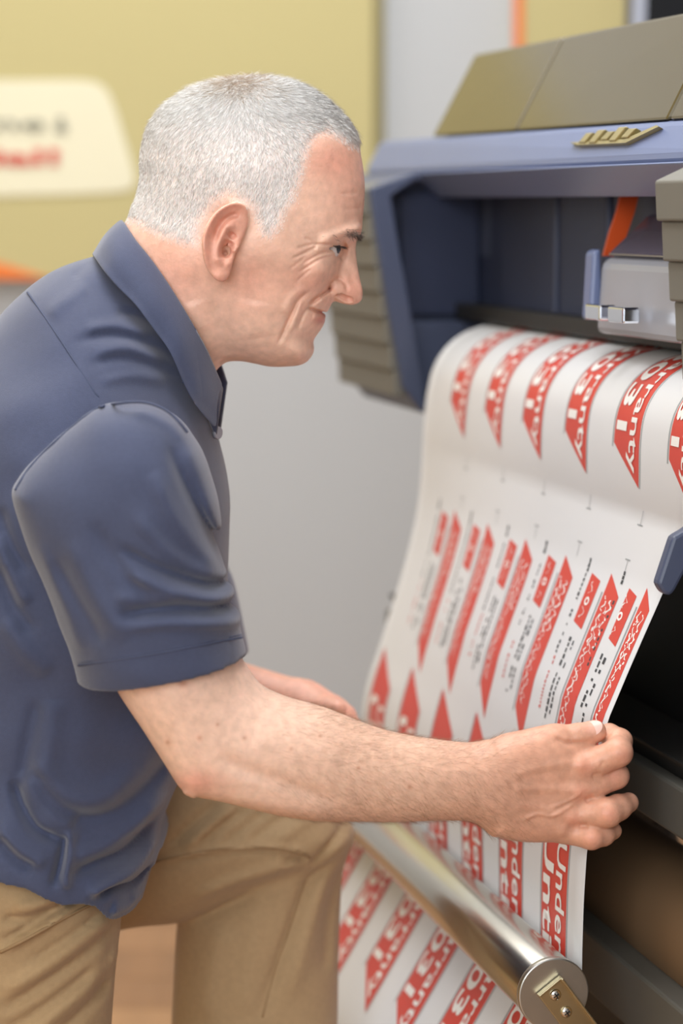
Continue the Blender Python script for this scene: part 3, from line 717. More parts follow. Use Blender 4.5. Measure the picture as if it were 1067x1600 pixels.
relief = g.strokes([
    ([(440, 300)], -1.5, 26), ([(475, 330)], -2.0, 24),                           # temple
    ([(566, 357), (548, 362), (520, 370), (497, 378)], 3.4, 6.0),                  # brow ridge
    ([(543, 385), (533, 389)], -5.0, 6.5), ([(545, 396), (534, 410)], -4.0, 7),     # eye socket, side of the nose
    ([(519, 377), (505, 380), (492, 384)], 1.6, 3.0),                              # upper lid fold
    ([(530, 384), (514, 383), (498, 382), (490, 381)], -2.3, 1.5),                 # crease above the lid
    ([(520, 388), (505, 389), (492, 392)], 1.8, 3.2), ([(524, 396), (512, 399), (498, 402)], 1.2, 2.4),
    ([(527, 394), (514, 394), (500, 397), (486, 404), (472, 412)], -1.5, 1.3),      # crow's feet
    ([(522, 401), (508, 402), (494, 408), (480, 417), (466, 426)], -1.5, 1.3),
    ([(496, 385), (484, 391), (470, 398), (456, 404)], -1.4, 1.3),
    ([(492, 381), (478, 384), (464, 388)], -1.2, 1.3), ([(490, 379), (482, 374), (474, 372)], -0.9, 1.3),
    ([(486, 420), (474, 430), (464, 440)], -0.9, 1.4), ([(476, 402), (464, 412), (452, 420)], -0.8, 1.3),
    ([(502, 422)], 5.8, 14), ([(492, 440)], 2.4, 12),                              # cheek
    ([(520, 440), (518, 449), (512, 456), (501, 464), (490, 472), (482, 480)], -4.6, 2.5),      # nasolabial fold
    ([(505, 468), (494, 478)], 1.6, 5),
    ([(484, 456), (472, 464), (464, 474), (458, 486), (449, 506), (440, 526), (433, 540)], -2.6, 2.3),  # long smile line
    ([(476, 449), (462, 460), (452, 474), (444, 492)], 1.8, 5),
    ([(470, 470), (466, 486), (459, 504), (452, 522)], 1.6, 3.4),
    ([(510, 495), (500, 491), (490, 487), (479, 482.5)], -4.6, 1.5),                 # mouth line
    ([(507, 503), (498, 500), (488, 496)], 1.8, 4), ([(480, 484), (474, 492), (468, 506), (466, 514)], -1.6, 2.0),
    ([(488, 534), (480, 530), (470, 528)], -1.2, 4), ([(470, 552)], 2.0, 12),
    ([(560, 300), (545, 302), (530, 302)], -0.35, 2), ([(565, 325), (550, 326), (535, 327)], -0.35, 2),
    ([(400, 470), (396, 500), (400, 530)], 1.2, 18), ([(440, 500)], -1.5, 16),
    ([(330, 470), (345, 520), (350, 560)], -1.6, 9), ([(318, 520), (300, 470)], 1.8, 10),
    ([(385, 392), (410, 398), (445, 405), (475, 410)], 1.3, 17),                    # cheekbone
], 2.085)
g.f -= relief.astype(np.float32)[:, None, :]
# nose
nose_px = [(551, 372), (555.5, 379), (556, 394), (559, 419), (564, 444), (566.5, 460), (563, 471), (552, 476), (538, 475), (526, 471), (517, 463), (512, 445), (520, 420), (534, 395), (542, 378)]
dn = g.poly(nose_px, YH, 4, blur=0.0006)
Wn = g.ctl([(550, 385, .0085), (550, 410, .0100), (560, 440, .0105), (558, 462, .0125), (540, 455, .0165), (525, 452, .0190), (528, 430, .0150), (535, 405, .0115)], 2.14, 9)
g.union(g.inflate(dn, 0.0105, Wn, YH), 0.005)
for sg in (-1, 1):
    yb = YH+sg*0.0135
    g.ell(at(526, 450, YH+sg*0.0142), (0.0074, 0.0062, 0.0072), 0.0028)                      # wing
    g.ell(at(548, 455, YH+sg*0.006), (0.008, 0.006, 0.008), 0.005)
    g.cone(at(529, 461, YH+sg*0.0160), at(545, 467.5, YH+sg*0.0100), 0.0028, 0.0037, 0.0008, True)   # nostril
    # lids around a nearly shut eye
    ye = YH+sg*0.040
    g.ell(at(528, 387.5, ye), (0.0085, 0.016, 0.0024), 0.0012, True)
    # ear
    def e3(x, y, o): return at(x, y, YH+sg*o) if sg > 0 else at(x, y, YH-o)
ear_px = [(387, 331), (383, 321), (370, 315.5), (355, 319), (341, 328), (331, 339), (323.5, 351), (318, 364), (316, 377), (317, 392), (319, 406), (323, 418), (329, 428), (336, 436), (344, 440), (352, 439), (358, 431), (361, 420), (364, 408), (368, 396), (376, 380), (384, 360), (388, 345)]
YE = YH-0.085
de = g.poly(ear_px, YE, 3)
xs = (g.q[:, 0]).reshape(g.sh); x388 = at(388, 380, YE)[0]; x316 = at(316, 380, YE)[0]
ye_ = 0.0745 + 0.0185*np.clip((x388-xs)/(x388-x316), 0, 1.1)**1.0
er = g.strokes([
    ([(386, 338), (380, 322), (368, 318), (353, 322), (339, 333), (328, 350), (321, 372), (322, 398), (328, 418)], 3.6, 4.2),   # helix
    ([(374, 336), (362, 337), (349, 346), (340, 360), (335, 378)], -4.0, 3.4),      # scapha
    ([(368, 352), (356, 354), (348, 366), (342, 384), (341, 404), (348, 416)], 2.6, 4.0),   # antihelix
    ([(360, 376), (352, 390), (352, 404)], -6.5, 5.2), ([(366, 364), (358, 372)], -4.5, 4.0),   # concha
    ([(372, 384), (366, 396)], 2.6, 4.0),                                          # tragus
    ([(345, 430)], 1.8, 7), ([(357, 412)], 1.6, 4)], YE)
for sg in (-1, 1):
    top = (ye_ + 0.003 + 1.35*er).astype(np.float32)[:, None, :]; bot = (ye_ - 0.0065).astype(np.float32)[:, None, :]
    yy = sg*(g.y[None, :, None]-YH)
    edge = (-de).astype(np.float32)[:, None, :]
    slab = np.maximum(yy-top, bot-yy)
    k = 0.003; h = np.clip(0.5-0.5*(edge-slab)/k, 0, 1); fe = edge*(1-h)+slab*h+k*h*(1-h)
    g.union(fe, 0.0035)
g.cone(at(353, 392, YH-0.080), at(352, 396, YH-0.068), 0.0042, 0.002, 0.002, True)
ng = g.strokes([([(518, 436), (513.5, 446), (517, 457)], -2.0, 1.8), ([(521, 437), (532, 437), (540, 445), (543, 455)], -1.5, 2.4), ([(496, 383), (510, 383.5), (522, 383), (534, 381)], 1.2, 1.8)], 2.12)
g.f -= ng.astype(np.float32)[:, None, :]
HEADG = g; head_dm = g.depth_map()
v, q = g.surface()
hx, hy = project(v)
hair_px = [(565, 236), (548, 233), (532, 224), (508, 213), (493, 221), (485, 245), (480, 270), (473, 292), (465, 318), (452, 334), (442, 358), (425, 378), (409, 374), (396, 350), (389, 330), (381, 322), (356, 312), (334, 328), (319, 352), (313, 378), (312, 392), (288, 388), (255, 378), (230, 366), (199, 350), (170, 345), (170, 90), (600, 90), (600, 236)]
hin = in_poly(hx, hy, hair_px); hd = poly_dist(hx, hy, hair_px)
hw = np.where(hin, np.clip(0.06+hd/24, 0, 1), np.clip(0.06-hd/60, 0, 1))
c = np.repeat(SK[None], len(v), 0)
c = blend(c, RED, 0.55*gauss(hx, hy, 520, 250, 34, 22)); c = blend(c, RED, 0.30*gauss(hx, hy, 545, 300, 25, 40)); c = blend(c, RED, 0.55*gauss(hx, hy, 552, 452, 16, 20))
c = blend(c, RED, 0.38*gauss(hx, hy, 480, 440, 30, 26)); c = blend(c, RED, 0.42*gauss(hx, hy, 390, 440, 30, 34)); c = blend(c, RED, 0.45*gauss(hx, hy, 265, 430, 40, 50))
ein = in_poly(hx, hy, ear_px) & (np.abs(v[:, 1]-YH) > 0.072); c = np.where(ein[:, None], SK*0.45+RED*0.55, c)
c = blend(c, LIP, 0.75*gauss(hx, hy, 502, 501, 11, 5)); c = blend(c, LIP, 0.5*gauss(hx, hy, 507, 490, 8, 3))
c = blend(c, SCALP, hw*(~ein))
add_body(v, q, c)
hair_v, hair_q = v, q

# ---------------------------------------------------------------- near arm and hand
YA = 1.945
g = Grid((-0.235, 1.855, 0.60), (0.262, 2.105, 0.995), 0.00125)
arm_px = [(150, 860), (240, 850), (310, 890), (345, 960), (376, 1020), (398, 1056), (416, 1073), (450, 1089), (506, 1107), (562, 1131), (602, 1146), (650, 1158), (702, 1167), (740, 1172), (765, 1175), (792, 1184), (812, 1210), (818, 1240), (812, 1268), (792, 1288), (765, 1295), (734, 1292), (700, 1290), (660, 1289), (610, 1288), (562, 1285), (520, 1283), (478, 1278), (427, 1267), (365, 1249), (330, 1240), (312, 1235), (294, 1227), (277, 1209), (254, 1174), (226, 1130), (203, 1096), (183, 1062), (160, 1000)]
xx = g.q[:, 0].reshape(g.sh)
def ramp(xx, px0, v0, px1, v1, Y=1.95):
    a = at(px0, 1200, Y)[0]; b = at(px1, 1200, Y)[0]; u = np.clip((xx-a)/(b-a), 0, 1); return v0+(v1-v0)*u
ycA = ramp(xx, 280, 1.935, 800, 1.985)
d = g.poly(arm_px, 1.955, 4, blur=0.0014)
WA = g.ctl([(250, 900, .046), (290, 1060, .049), (320, 1170, .043), (420, 1170, .046), (520, 1190, .045), (620, 1215, .039), (700, 1230, .033), (780, 1235, .0285)], 1.95, 60)
RA = g.ctl([(280, 950, .062), (300, 1100, .056), (320, 1190, .040), (420, 1180, .048), (540, 1200, .045), (650, 1225, .038), (780, 1235, .034)], 1.95, 60)
g.f = g.inflate(d, RA, WA, ycA).astype(np.float32)
# back of the hand
def H(x, y, Y): return at(x, y, Y)
hand_px = [(765, 1180), (778, 1170), (796, 1154), (822, 1146), (851, 1141), (880, 1146), (905, 1162), (930, 1175), (940, 1195), (936, 1215), (930, 1240), (918, 1270), (905, 1298), (890, 1315), (845, 1316), (803, 1312), (780, 1303), (765, 1288)]
dh = g.poly(hand_px, 1.99, 4, blur=0.001)
ycH = ramp(xx, 760, 1.983, 930, 1.998)
g.union(g.inflate(dh, 0.024, 0.0200, ycH), 0.022)
# thumb
g.cone(H(800, 1185, 1.995), H(868, 1160, 1.997), 0.020, 0.0145, 0.010)
g.cone(H(868, 1160, 1.997), H(902, 1152, 1.998), 0.0135, 0.0112, 0.005)
g.cone(H(902, 1152, 1.998), H(929, 1143, 2.001), 0.0112, 0.0098, 0.004)
# fingers: knuckle, middle joint, tip
fingers = [
    [(914, 1198, 1.990, .0135), (966, 1176, 1.986, .0116), (968, 1158, 2.003, .0102), (952, 1147, 2.018, .0095)],
    [(915, 1230, 1.991, .0132), (962, 1212, 1.998, .0108), (955, 1200, 2.022, .0100), (935, 1190, 2.030, .0092)],
    [(902, 1270, 1.990, .0130), (949, 1270, 1.981, .0118), (966, 1262, 1.990, .0104), (982, 1254, 2.000, .0086)],
    [(886, 1297, 1.992, .0120), (924, 1308, 1.983, .0100), (942, 1304, 1.990, .0092), (957, 1298, 2.000, .0078)]]
for fg in fingers:
    for a, b in zip(fg[:-1], fg[1:]):
        g.cone(H(*a[:3]), H(*b[:3]), a[3], b[3], 0.0042)
hr = g.strokes([
    ([(290, 1215), (300, 1222), (312, 1226)], 2.2, 8), ([(300, 1200)], 1.5, 14),
    ([(345, 1150), (380, 1170), (420, 1185), (470, 1205), (530, 1228)], -3.0, 9), ([(400, 1120), (470, 1140), (540, 1165)], 1.8, 18),
    ([(370, 1215), (440, 1235), (520, 1252)], 2.0, 12), ([(296, 1224), (306, 1229), (318, 1231)], -0.9, 1.6), ([(290, 1217), (302, 1221)], -0.8, 1.5),
    ([(908, 1196)], 2.8, 8), ([(906, 1238)], 2.4, 8), ([(895, 1280)], 2.6, 8), ([(925, 1216), (940, 1210)], -1.6, 4), ([(915, 1256), (930, 1248)], -1.8, 4), ([(905, 1293), (920, 1292)], -1.5, 4), ([(880, 1303)], 1.6, 7),     # knuckles
    ([(800, 1205), (850, 1198), (895, 1193)], 0.9, 5), ([(800, 1228), (850, 1232), (898, 1236)], 0.9, 4.5), ([(805, 1252), (850, 1264), (888, 1278)], 0.9, 4.5),
    ([(815, 1280), (838, 1271), (862, 1275), (884, 1265), (898, 1258)], 1.3, 2.2), ([(860, 1262), (880, 1256), (898, 1248), (908, 1240)], 1.0, 2.0),
    ([(886, 1222)], -1.2, 8), ([(886, 1258)], -1.2, 7), ([(893, 1148), (898, 1154), (899, 1162)], -0.8, 1.6), ([(889, 1146), (893, 1154), (894, 1162)], -0.7, 1.5),
    ([(868, 1156), (884, 1165), (905, 1167), (928, 1166)], -3.2, 3.0), ([(943, 1190), (938, 1205)], -0.8, 1.8), 
], 1.972)
g.f -= hr.astype(np.float32)[:, None, :]*np.clip((2.0-g.y)/0.02, 0, 1).astype(np.float32)[None, :, None]
ARMG = g; arm_dm = g.depth_map()
v, q = g.surface(); ax_, ay_ = project(v)
c = np.repeat((SK*0.55+PALE*0.45)[None], len(v), 0)
ht = np.clip((ax_-640)/200, 0, 1); c = blend(c, np.array(srgb(222, 176, 146)[:3]), 0.5*np.clip((ax_-380)/200, 0, 1)); c = blend(c, np.array(srgb(212, 156, 130)[:3]), 0.85*ht)
c = blend(c, RED, 0.6*gauss(ax_, ay_, 305, 1222, 26, 14))
for kx, ky in ((915, 1200), (910, 1240), (975, 1182), (960, 1212), (952, 1272), (925, 1312), (895, 1282)): c = blend(c, RED, 0.42*gauss(ax_, ay_, kx, ky, 10))
c = blend(c, np.array(srgb(232, 178, 164)[:3]), 0.5*gauss(ax_, ay_, 928, 1139, 9, 7))
for kx, ky, s_ in ((286, 1068, 5), (340, 1132, 2), (312, 1153, 3), (382, 1153, 2.2), (262, 1160, 3), (500, 1150, 2), (560, 1200, 2), (640, 1230, 2.5), (455, 1170, 2)): c = blend(c, np.array(srgb(176, 112, 84)[:3]), 0.6*gauss(ax_, ay_, kx, ky, s_))
add_body(v, q, c); arm_v, arm_q = v, q

# ---------------------------------------------------------------- far arm, trunk under the clothes
g = Grid((-0.33, 1.98, 0.56), (0.10, 2.48, 1.02), 0.0038)
g.ell(at(110, 800, YM), (0.085, 0.12, 0.15), 0.03); g.ell(at(50, 1150, YM), (0.095, 0.12, 0.14), 0.05)
g.cone(at(235, 560, YM), at(170, 700, YM), 0.05, 0.06, 0.03)
sh_f = at(210, 760, 2.34); el_f = at(300, 1085, 2.40); wr_f = at(470, 1112, 2.33)
g.cone(sh_f, el_f, 0.055, 0.044, 0.02); g.cone(el_f, wr_f, 0.046, 0.030, 0.012)
g.cone(wr_f, at(510, 1128, 2.31), 0.030, 0.028, 0.01)
for i, (dx, dy, dY) in enumerate(((28, 6, 0.0), (34, 16, -0.004), (34, 26, -0.006), (28, 36, -0.004))):
    a = at(512, 1112+i*12, 2.31); b = at(512+dx, 1112+dy+i*6, 2.30+dY); e = at(512+dx-8, 1130+dy+i*4, 2.285+dY); g.cone(a, b, .0115, .010, .004); g.cone(b, e, .010, .0085, .004)
g.cone(at(500, 1105, 2.30), at(528, 1108, 2.275), .012, .009, .004)
g.cone(at(160, 820, 2.02), at(230, 940, 1.99), 0.045, 0.035, 0.03)
v, q = g.surface(); fx, fy = project(v)
c = np.repeat((SK*0.5+RED*0.5)[None], len(v), 0); add_body(v, q, c)
Vb = np.concatenate(BV); Qb = np.concatenate(BQ); Cb = np.concatenate(BC)
body = fast_mesh('body', Vb, Qb, M_skin, man, Cb)

# ---------------------------------------------------------------- polo shirt
g = Grid((-0.425, 1.845, 0.535), (-0.055, 2.455, 1.155), 0.00215)
torso_px = [(138, 403), (96, 417), (67, 433), (41, 453), (0, 494), (-60, 575), (-110, 690), (-135, 830), (-140, 1000), (-125, 1180), (-115, 1330), (-115, 1950), (235, 1950), (240, 1420), (246, 1345), (262, 1315), (256, 1280), (268, 1245), (290, 1195), (318, 1120), (340, 1040), (352, 960), (356, 890), (358, 830), (359, 780), (352, 730), (340, 680), (338, 640), (318, 560), (270, 480), (215, 425), (165, 400)]
d = g.poly(torso_px, YM, 4, blur=0.003)
W = g.ctl([(230, 480, .085), (290, 560, .085), (120, 450, .10), (180, 560, .135), (60, 520, .15), (140, 650, .178), (40, 700, .188), (230, 720, .172), (320, 700, .12), (100, 900, .185), (300, 900, .165), (80, 1150, .175), (260, 1150, .160), (60, 1400, .196), (220, 1380, .185), (150, 1330, .19)], 2.02, 60)
R = g.ctl([(230, 480, .060), (120, 450, .09), (60, 560, .14), (160, 700, .15), (320, 720, .09), (100, 950, .14), (330, 900, .12), (100, 1300, .12), (230, 1350, .07), (210, 1430, .05), (120, 1420, .08)], 2.02, 60)
g.f = g.inflate(d, R, W, YM).astype(np.float32)
rel = g.strokes([
    # shoulder and collar drag lines
    ([(168, 493), (200, 500), (232, 520)], -2.6, 5), ([(106, 541), (150, 530), (195, 535), (240, 556), (268, 580)], -2.8, 6), ([(120, 520), (170, 514), (220, 532)], 2.4, 7),
    ([(130, 575), (180, 566), (230, 580), (270, 604)], -2.0, 6), ([(140, 556), (190, 549), (245, 574)], 2.2, 7), ([(150, 600), (200, 594), (250, 606)], 1.8, 6),
    ([(60, 500), (90, 470), (120, 450)], 2.0, 10), ([(115, 408), (100, 425), (90, 440)], -3, 6),
    # chest front
    ([(336, 700), (344, 760), (348, 830)], -2.2, 4), ([(350, 720), (353, 790), (350, 860)], 1.8, 5),
    # back under the sleeve
    ([(0, 790), (20, 850), (48, 890)], -4, 8), ([(0, 830), (22, 895), (50, 940)], 3.5, 9), ([(0, 880), (25, 945), (55, 985)], -4, 9), ([(10, 960), (45, 1010), (80, 1050)], 3, 12),
    ([(60, 1090), (52, 1130), (40, 1185), (36, 1230)], -3.2, 9), ([(85, 1090), (80, 1150), (66, 1210)], 3.5, 14),
    # hammock folds at the waist
    ([(20, 1215), (36, 1255), (60, 1290), (98, 1310)], -6.5, 7), ([(40, 1200), (62, 1240), (95, 1272), (120, 1285)], 5.5, 9),
    ([(42, 1205), (80, 1255), (130, 1280), (185, 1272), (232, 1238), (256, 1200)], -5.0, 11), ([(60, 1180), (110, 1235), (160, 1246), (215, 1215)], 4.5, 14),
    ([(102, 1300), (98, 1335), (88, 1375)], -4.5, 5), ([(112, 1290), (112, 1330), (108, 1380)], 3.8, 6),
    ([(110, 1362), (150, 1352), (190, 1346), (245, 1312)], -5, 7), ([(110, 1330), (160, 1325), (215, 1300), (250, 1270)], 4.2, 10),
    ([(140, 1392), (175, 1380), (215, 1368), (240, 1345)], 5.0, 8), ([(150, 1402), (172, 1396), (200, 1404), (228, 1390)], -5, 5), ([(172, 1425), (196, 1432), (210, 1425)], 4.0, 8),
    ([(0, 1300), (30, 1330), (60, 1345)], -3, 8), ([(0, 1275), (40, 1315), (80, 1340)], 3, 8)], 1.985)
rel = rel*1.15 + g.noise(0.011, 0.0007, 5)
g.f -= rel.astype(np.float32)[:, None, :]*np.clip((2.12-g.y)/0.06, 0, 1).astype(np.float32)[None, :, None]
below = g.poly([(-320, 1335), (0, 1359), (50, 1371), (101, 1399), (135, 1402), (153, 1411), (169, 1438), (182, 1447), (197, 1451), (210, 1446), (215, 1425), (217, 1404), (230, 1394), (234, 1380), (330, 1375), (330, 1750), (-320, 1750)], 1.995, closed_smooth=False)
g.f = np.maximum(g.f, below.astype(np.float32)[:, None, :])
# sleeves
sl_px = [(22, 772), (32, 745), (60, 712), (96, 678), (144, 641), (190, 626), (240, 631), (282, 655), (314, 705), (335, 780), (343, 850), (353, 893), (364, 920), (377, 980), (387, 1030), (396, 1090), (260, 1130), (128, 1110), (124, 1061), (114, 1018), (95, 970), (71, 907), (42, 840)]
def sleeve(Yp, Yc, near):
    ds = g.poly(sl_px, Yp, 4, blur=0.0015)
    Ws = g.ctl([(170, 680, .070), (120, 800, .072), (280, 800, .072), (200, 950, .074), (260, 1040, .074)], Yp, 60)
    fs = g.inflate(ds, 0.066, Ws, Yc)
    if near:
        rs = g.strokes([
            ([(285, 690), (310, 745), (330, 805), (345, 860)], 3.2, 9), ([(262, 700), (290, 765), (318, 825), (340, 872), (356, 907)], -3.8, 6),
            ([(240, 735), (270, 800), (306, 855), (345, 900)], 3.4, 10), ([(188, 850), (230, 875), (290, 905), (330, 920), (360, 930)], -4.4, 6),
            ([(215, 800), (255, 850), (300, 885), (350, 915)], 2.4, 8), ([(200, 888), (260, 915), (320, 935), (365, 942)], 3.6, 7), ([(190, 955), (230, 950), (275, 947), (325, 955), (372, 958)], -4.6, 6),
            ([(180, 930), (230, 928), (290, 930)], 1.8, 8), ([(200, 975), (260, 968), (330, 975), (378, 985)], 3.0, 7), ([(144, 811), (180, 870), (215, 915), (245, 942)], -2.4, 9),
            ([(110, 840), (140, 900), (170, 950), (205, 990)], 2.4, 12), ([(87, 873), (115, 925), (145, 970), (160, 1005)], -2.2, 9), ([(60, 850), (85, 910), (110, 970), (125, 1020)], 2.0, 9),
            ([(200, 645), (235, 652), (268, 672), (290, 700)], 1.5, 6), ([(330, 955), (355, 965), (380, 975)], -2.0, 3.5)], 1.89)
        fs = fs - (1.35*rs + g.noise(0.010, 0.0005, 6)).astype(np.float32)[:, None, :]
    cut = g.poly([(60, 1078), (126, 1070), (160, 1068), (192, 1064), (240, 1056), (288, 1048), (340, 1038), (420, 1022), (420, 1200), (60, 1200)], Yp-0.03 if near else Yp, closed_smooth=False)
    return np.maximum(fs, cut.astype(np.float32)[:, None, :])
g.union(sleeve(1.955, 1.945, True), 0.009)
ysw = 2*YM-1.955; g.union(sleeve(2.30, 2.335, False), 0.012)
SHG = g; sh_dm = g.depth_map()
v, q = g.surface(); shirt = fast_mesh('polo_shirt', v, q, M_shirt, man)
M_seam = mat('navy_thread', srgb(66, 73, 98), 0.8, var=0.05, vscale=300)
def seam(name, pts, r, off, Yg, m=M_seam, parent=shirt, grid=None, dm=None, n=6, dashed=False):
    p = smooth_poly(pts, n, False); P3 = [on_surface(grid or SHG, sh_dm if dm is None else dm, x, y, Yg, off) for x, y in p]
    P3 = np.array(P3)
    for _ in range(2): P3[1:-1] = (P3[:-2]+2*P3[1:-1]+P3[2:])/4
    return tube(name, P3, r, m, parent, 6)
seam('armhole_seam', [(24, 766), (48, 729), (96, 681), (144, 643), (164, 634), (207, 628), (240, 632), (269, 648), (293, 676)], 0.0012, 0.0004, 1.91, n=8)
seam('yoke_seam', [(43, 457), (72, 498), (101, 541), (134, 592), (162, 633)], 0.0010, -0.0001, 2.0, n=8)
seam('hem_stitch', [(122, 1040), (170, 1033), (240, 1022), (310, 1009), (378, 996)], 0.0009, -0.0002, 1.89, n=10)
seam('hem_stitch', [(121, 1036), (170, 1029), (240, 1018), (310, 1005), (377, 992)], 0.0005, -0.0001, 1.89, n=10)
seam('shoulder_stitch', [(284, 599), (290, 585), (282, 562), (270, 552)], 0.0008, -0.0002, 2.05)
# collar: a folded band on each side of the neck
up_ = [(187, 343, 0.0), (192, 349, 0.030), (206, 371, 0.052), (231, 402, 0.064), (255, 436, 0.070), (279, 474, 0.073), (300, 510, 0.072), (318, 542, 0.066), (331, 571, 0.056), (343, 600, 0.044)]
lo_ = [(142, 398, 0.0), (146, 404, 0.045), (160, 424, 0.072), (183, 451, 0.086), (212, 480, 0.093), (240, 518, 0.097), (265, 553, 0.096), (285, 600, 0.093), (304, 634, 0.084), (333, 669, 0.062)]
def collar_rings(sg):
    U = smooth_poly(up_, 6, False); L = smooth_poly(lo_, 6, False); n = 9; rings = []
    for u, l in zip(U, L):
        a = at(u[0], u[1], YM-sg*u[2]); b = at(l[0], l[1], YM-sg*l[2]); row = []
        for k in range(n):
            t = k/(n-1); p = a+(b-a)*t; bul = math.sin(math.pi*min(1, t*1.15))*0.006
            p = p + np.array([-0.25, -sg*1.0, 0.15])*bul; row.append(p)
        rings.append(row)
    return rings
for sg in (1, -1):
    G3 = np.array(collar_rings(sg)); a_, b_ = G3.shape[:2]
    wob = 0.0011*np.sin(np.arange(a_)*0.55)[:, None]*np.linspace(0, 1, b_)[None]; G3[:, :, 1] -= sg*wob
    inner = G3 + np.array([0.003, sg*0.0045, 0.0])
    V = np.concatenate([G3.reshape(-1, 3), inner.reshape(-1, 3)]); nn = a_*b_; Fc = []
    for i in range(a_-1):
        for j in range(b_-1): k = i*b_+j; Fc += [(k, k+1, k+b_+1, k+b_), (nn+k, nn+k+b_, nn+k+b_+1, nn+k+1)]
        for j in (0, b_-1): k = i*b_+j; Fc.append((k, k+b_, nn+k+b_, nn+k))
    for i in (0, a_-1):
        for j in range(b_-1): k = i*b_+j; Fc.append((k, nn+k, nn+k+1, k+1))
    o = mesh_obj('collar', V, Fc, M_shirt, shirt, smooth=True); fix_normals(o)
    md = o.modifiers.new('sub', 'SUBSURF'); md.levels = 1; md.render_levels = 1
# collar stand under the fold
stand = [at(u[0]+6, u[1]+18, YM-u[2]*0.9) for u in smooth_poly(up_, 4, False)]
st2 = [np.array([p[0], 2*YM-p[1], p[2]]) for p in stand][::-1]
ringU = st2+stand; V = []; 
for p in ringU: V += [p+ZZ*0.006, p-ZZ*0.035+np.array([-0.006, 0, 0])]
o = mesh_obj('collar_stand', V, [(2*i, 2*i+1, 2*i+3, 2*i+2) for i in range(len(ringU)-1)], M_shirt, shirt, smooth=True)
md = o.modifiers.new('solid', 'SOLIDIFY'); md.thickness = 0.003
# button at the throat
bt = at(337, 676, YM-0.035); cyl('button', bt, bt+np.array([0.003, -0.002, 0]), 0.0055, mat('button_shell', srgb(150, 150, 160), 0.3, var=0.02), shirt, 16)

# ---------------------------------------------------------------- trousers
g = Grid((-0.66, 1.88, 0.02), (0.05, 2.46, 0.70), 0.0034)
near_leg = [(-150, 1290), (0, 1270), (110, 1285), (150, 1325), (172, 1380), (180, 1425), (183, 1455), (179, 1506), (171, 1600), (166, 1750), (172, 1950), (186, 2120), (188, 2240), (160, 2335), (90, 2372), (-20, 2374), (-300, 2376), (-520, 2376), (-540, 2300), (-420, 2225), (-200, 2170), (-110, 2080), (-110, 1850), (-130, 1600), (-150, 1450)]
dn_ = g.poly(near_leg, 2.03, 4, blur=0.004)
g.f = g.inflate(dn_, 0.085, 0.080, 2.052).astype(np.float32)
nr_ = g.strokes([
    ([(0, 1492), (40, 1470), (90, 1441), (130, 1419), (150, 1410)], 3.2, 4), ([(0, 1476), (50, 1452), (100, 1425), (140, 1404)], -4.0, 5), ([(100, 1405), (108, 1425), (125, 1412)], -4, 7), ([(20, 1420), (60, 1418), (95, 1400)], 3, 9), ([(0, 1440), (40, 1442), (80, 1428)], -3.5, 6),
    ([(0, 1585), (60, 1548), (130, 1508), (176, 1480)], -3.0, 7), ([(0, 1555), (60, 1522), (120, 1485), (170, 1460)], 2.6, 9), ([(20, 1640), (90, 1590), (150, 1548), (176, 1520)], 2.6, 9),
    ([(0, 1620), (70, 1580), (140, 1535)], -2.2, 7), ([(40, 1660), (110, 1610), (165, 1570)], -2.6, 7), ([(176, 1470), (160, 1530), (140, 1590)], -2, 7), ([(40, 1510), (100, 1480), (150, 1450)], -1.8, 5)], 1.965)
g.f -= (2.1*nr_ + g.noise(0.012, 0.0008, 8)).astype(np.float32)[:, None, :]*np.clip((2.06-g.y)/0.03, 0, 1).astype(np.float32)[None, :, None]
YL = 2.285
far_thigh = [(-40, 1250), (60, 1215), (180, 1195), (300, 1200), (420, 1222), (500, 1252), (540, 1280), (553, 1298), (545, 1325), (520, 1345), (475, 1368), (430, 1384), (394, 1394), (337, 1419), (281, 1437), (214, 1444), (120, 1460), (-40, 1460)]
far_shin = [(400, 1290), (480, 1275), (535, 1285), (552, 1302), (541, 1340), (533, 1400), (529, 1500), (527, 1620), (520, 1900), (508, 2075), (300, 2080), (282, 1900), (268, 1650), (271, 1540), (277, 1440), (290, 1400), (340, 1340)]
ft_ = g.inflate(g.poly(far_thigh, YL, 4, blur=0.003), 0.075, 0.078, YL)
ft_ = ft_ - 1.9*g.strokes([
    ([(242, 1347), (315, 1330), (394, 1323), (450, 1328), (484, 1340)], 1.8, 3), ([(242, 1352), (315, 1336), (394, 1329), (450, 1334), (484, 1346)], -1.6, 2.5),
    ([(262, 1320), (300, 1290), (340, 1262)], -2.6, 6), ([(285, 1325), (325, 1295), (365, 1268)], 2.4, 6), ([(310, 1320), (345, 1292), (385, 1272)], -2.4, 5), ([(350, 1318), (385, 1294), (415, 1278)], -2.2, 5), ([(390, 1316), (425, 1294), (455, 1284)], -2.2, 5), ([(430, 1318), (470, 1295), (500, 1288)], 1.8, 6),
    ([(300, 1405), (360, 1380), (420, 1362), (470, 1345)], 3, 8), ([(440, 1352), (460, 1345), (480, 1350)], -3.5, 4), ([(550, 1298), (515, 1330), (482, 1362)], -3, 5)], 2.215).astype(np.float32)[:, None, :]
fs_ = g.inflate(g.poly(far_shin, YL+0.012, 4, blur=0.003), 0.07, 0.066, YL+0.012)
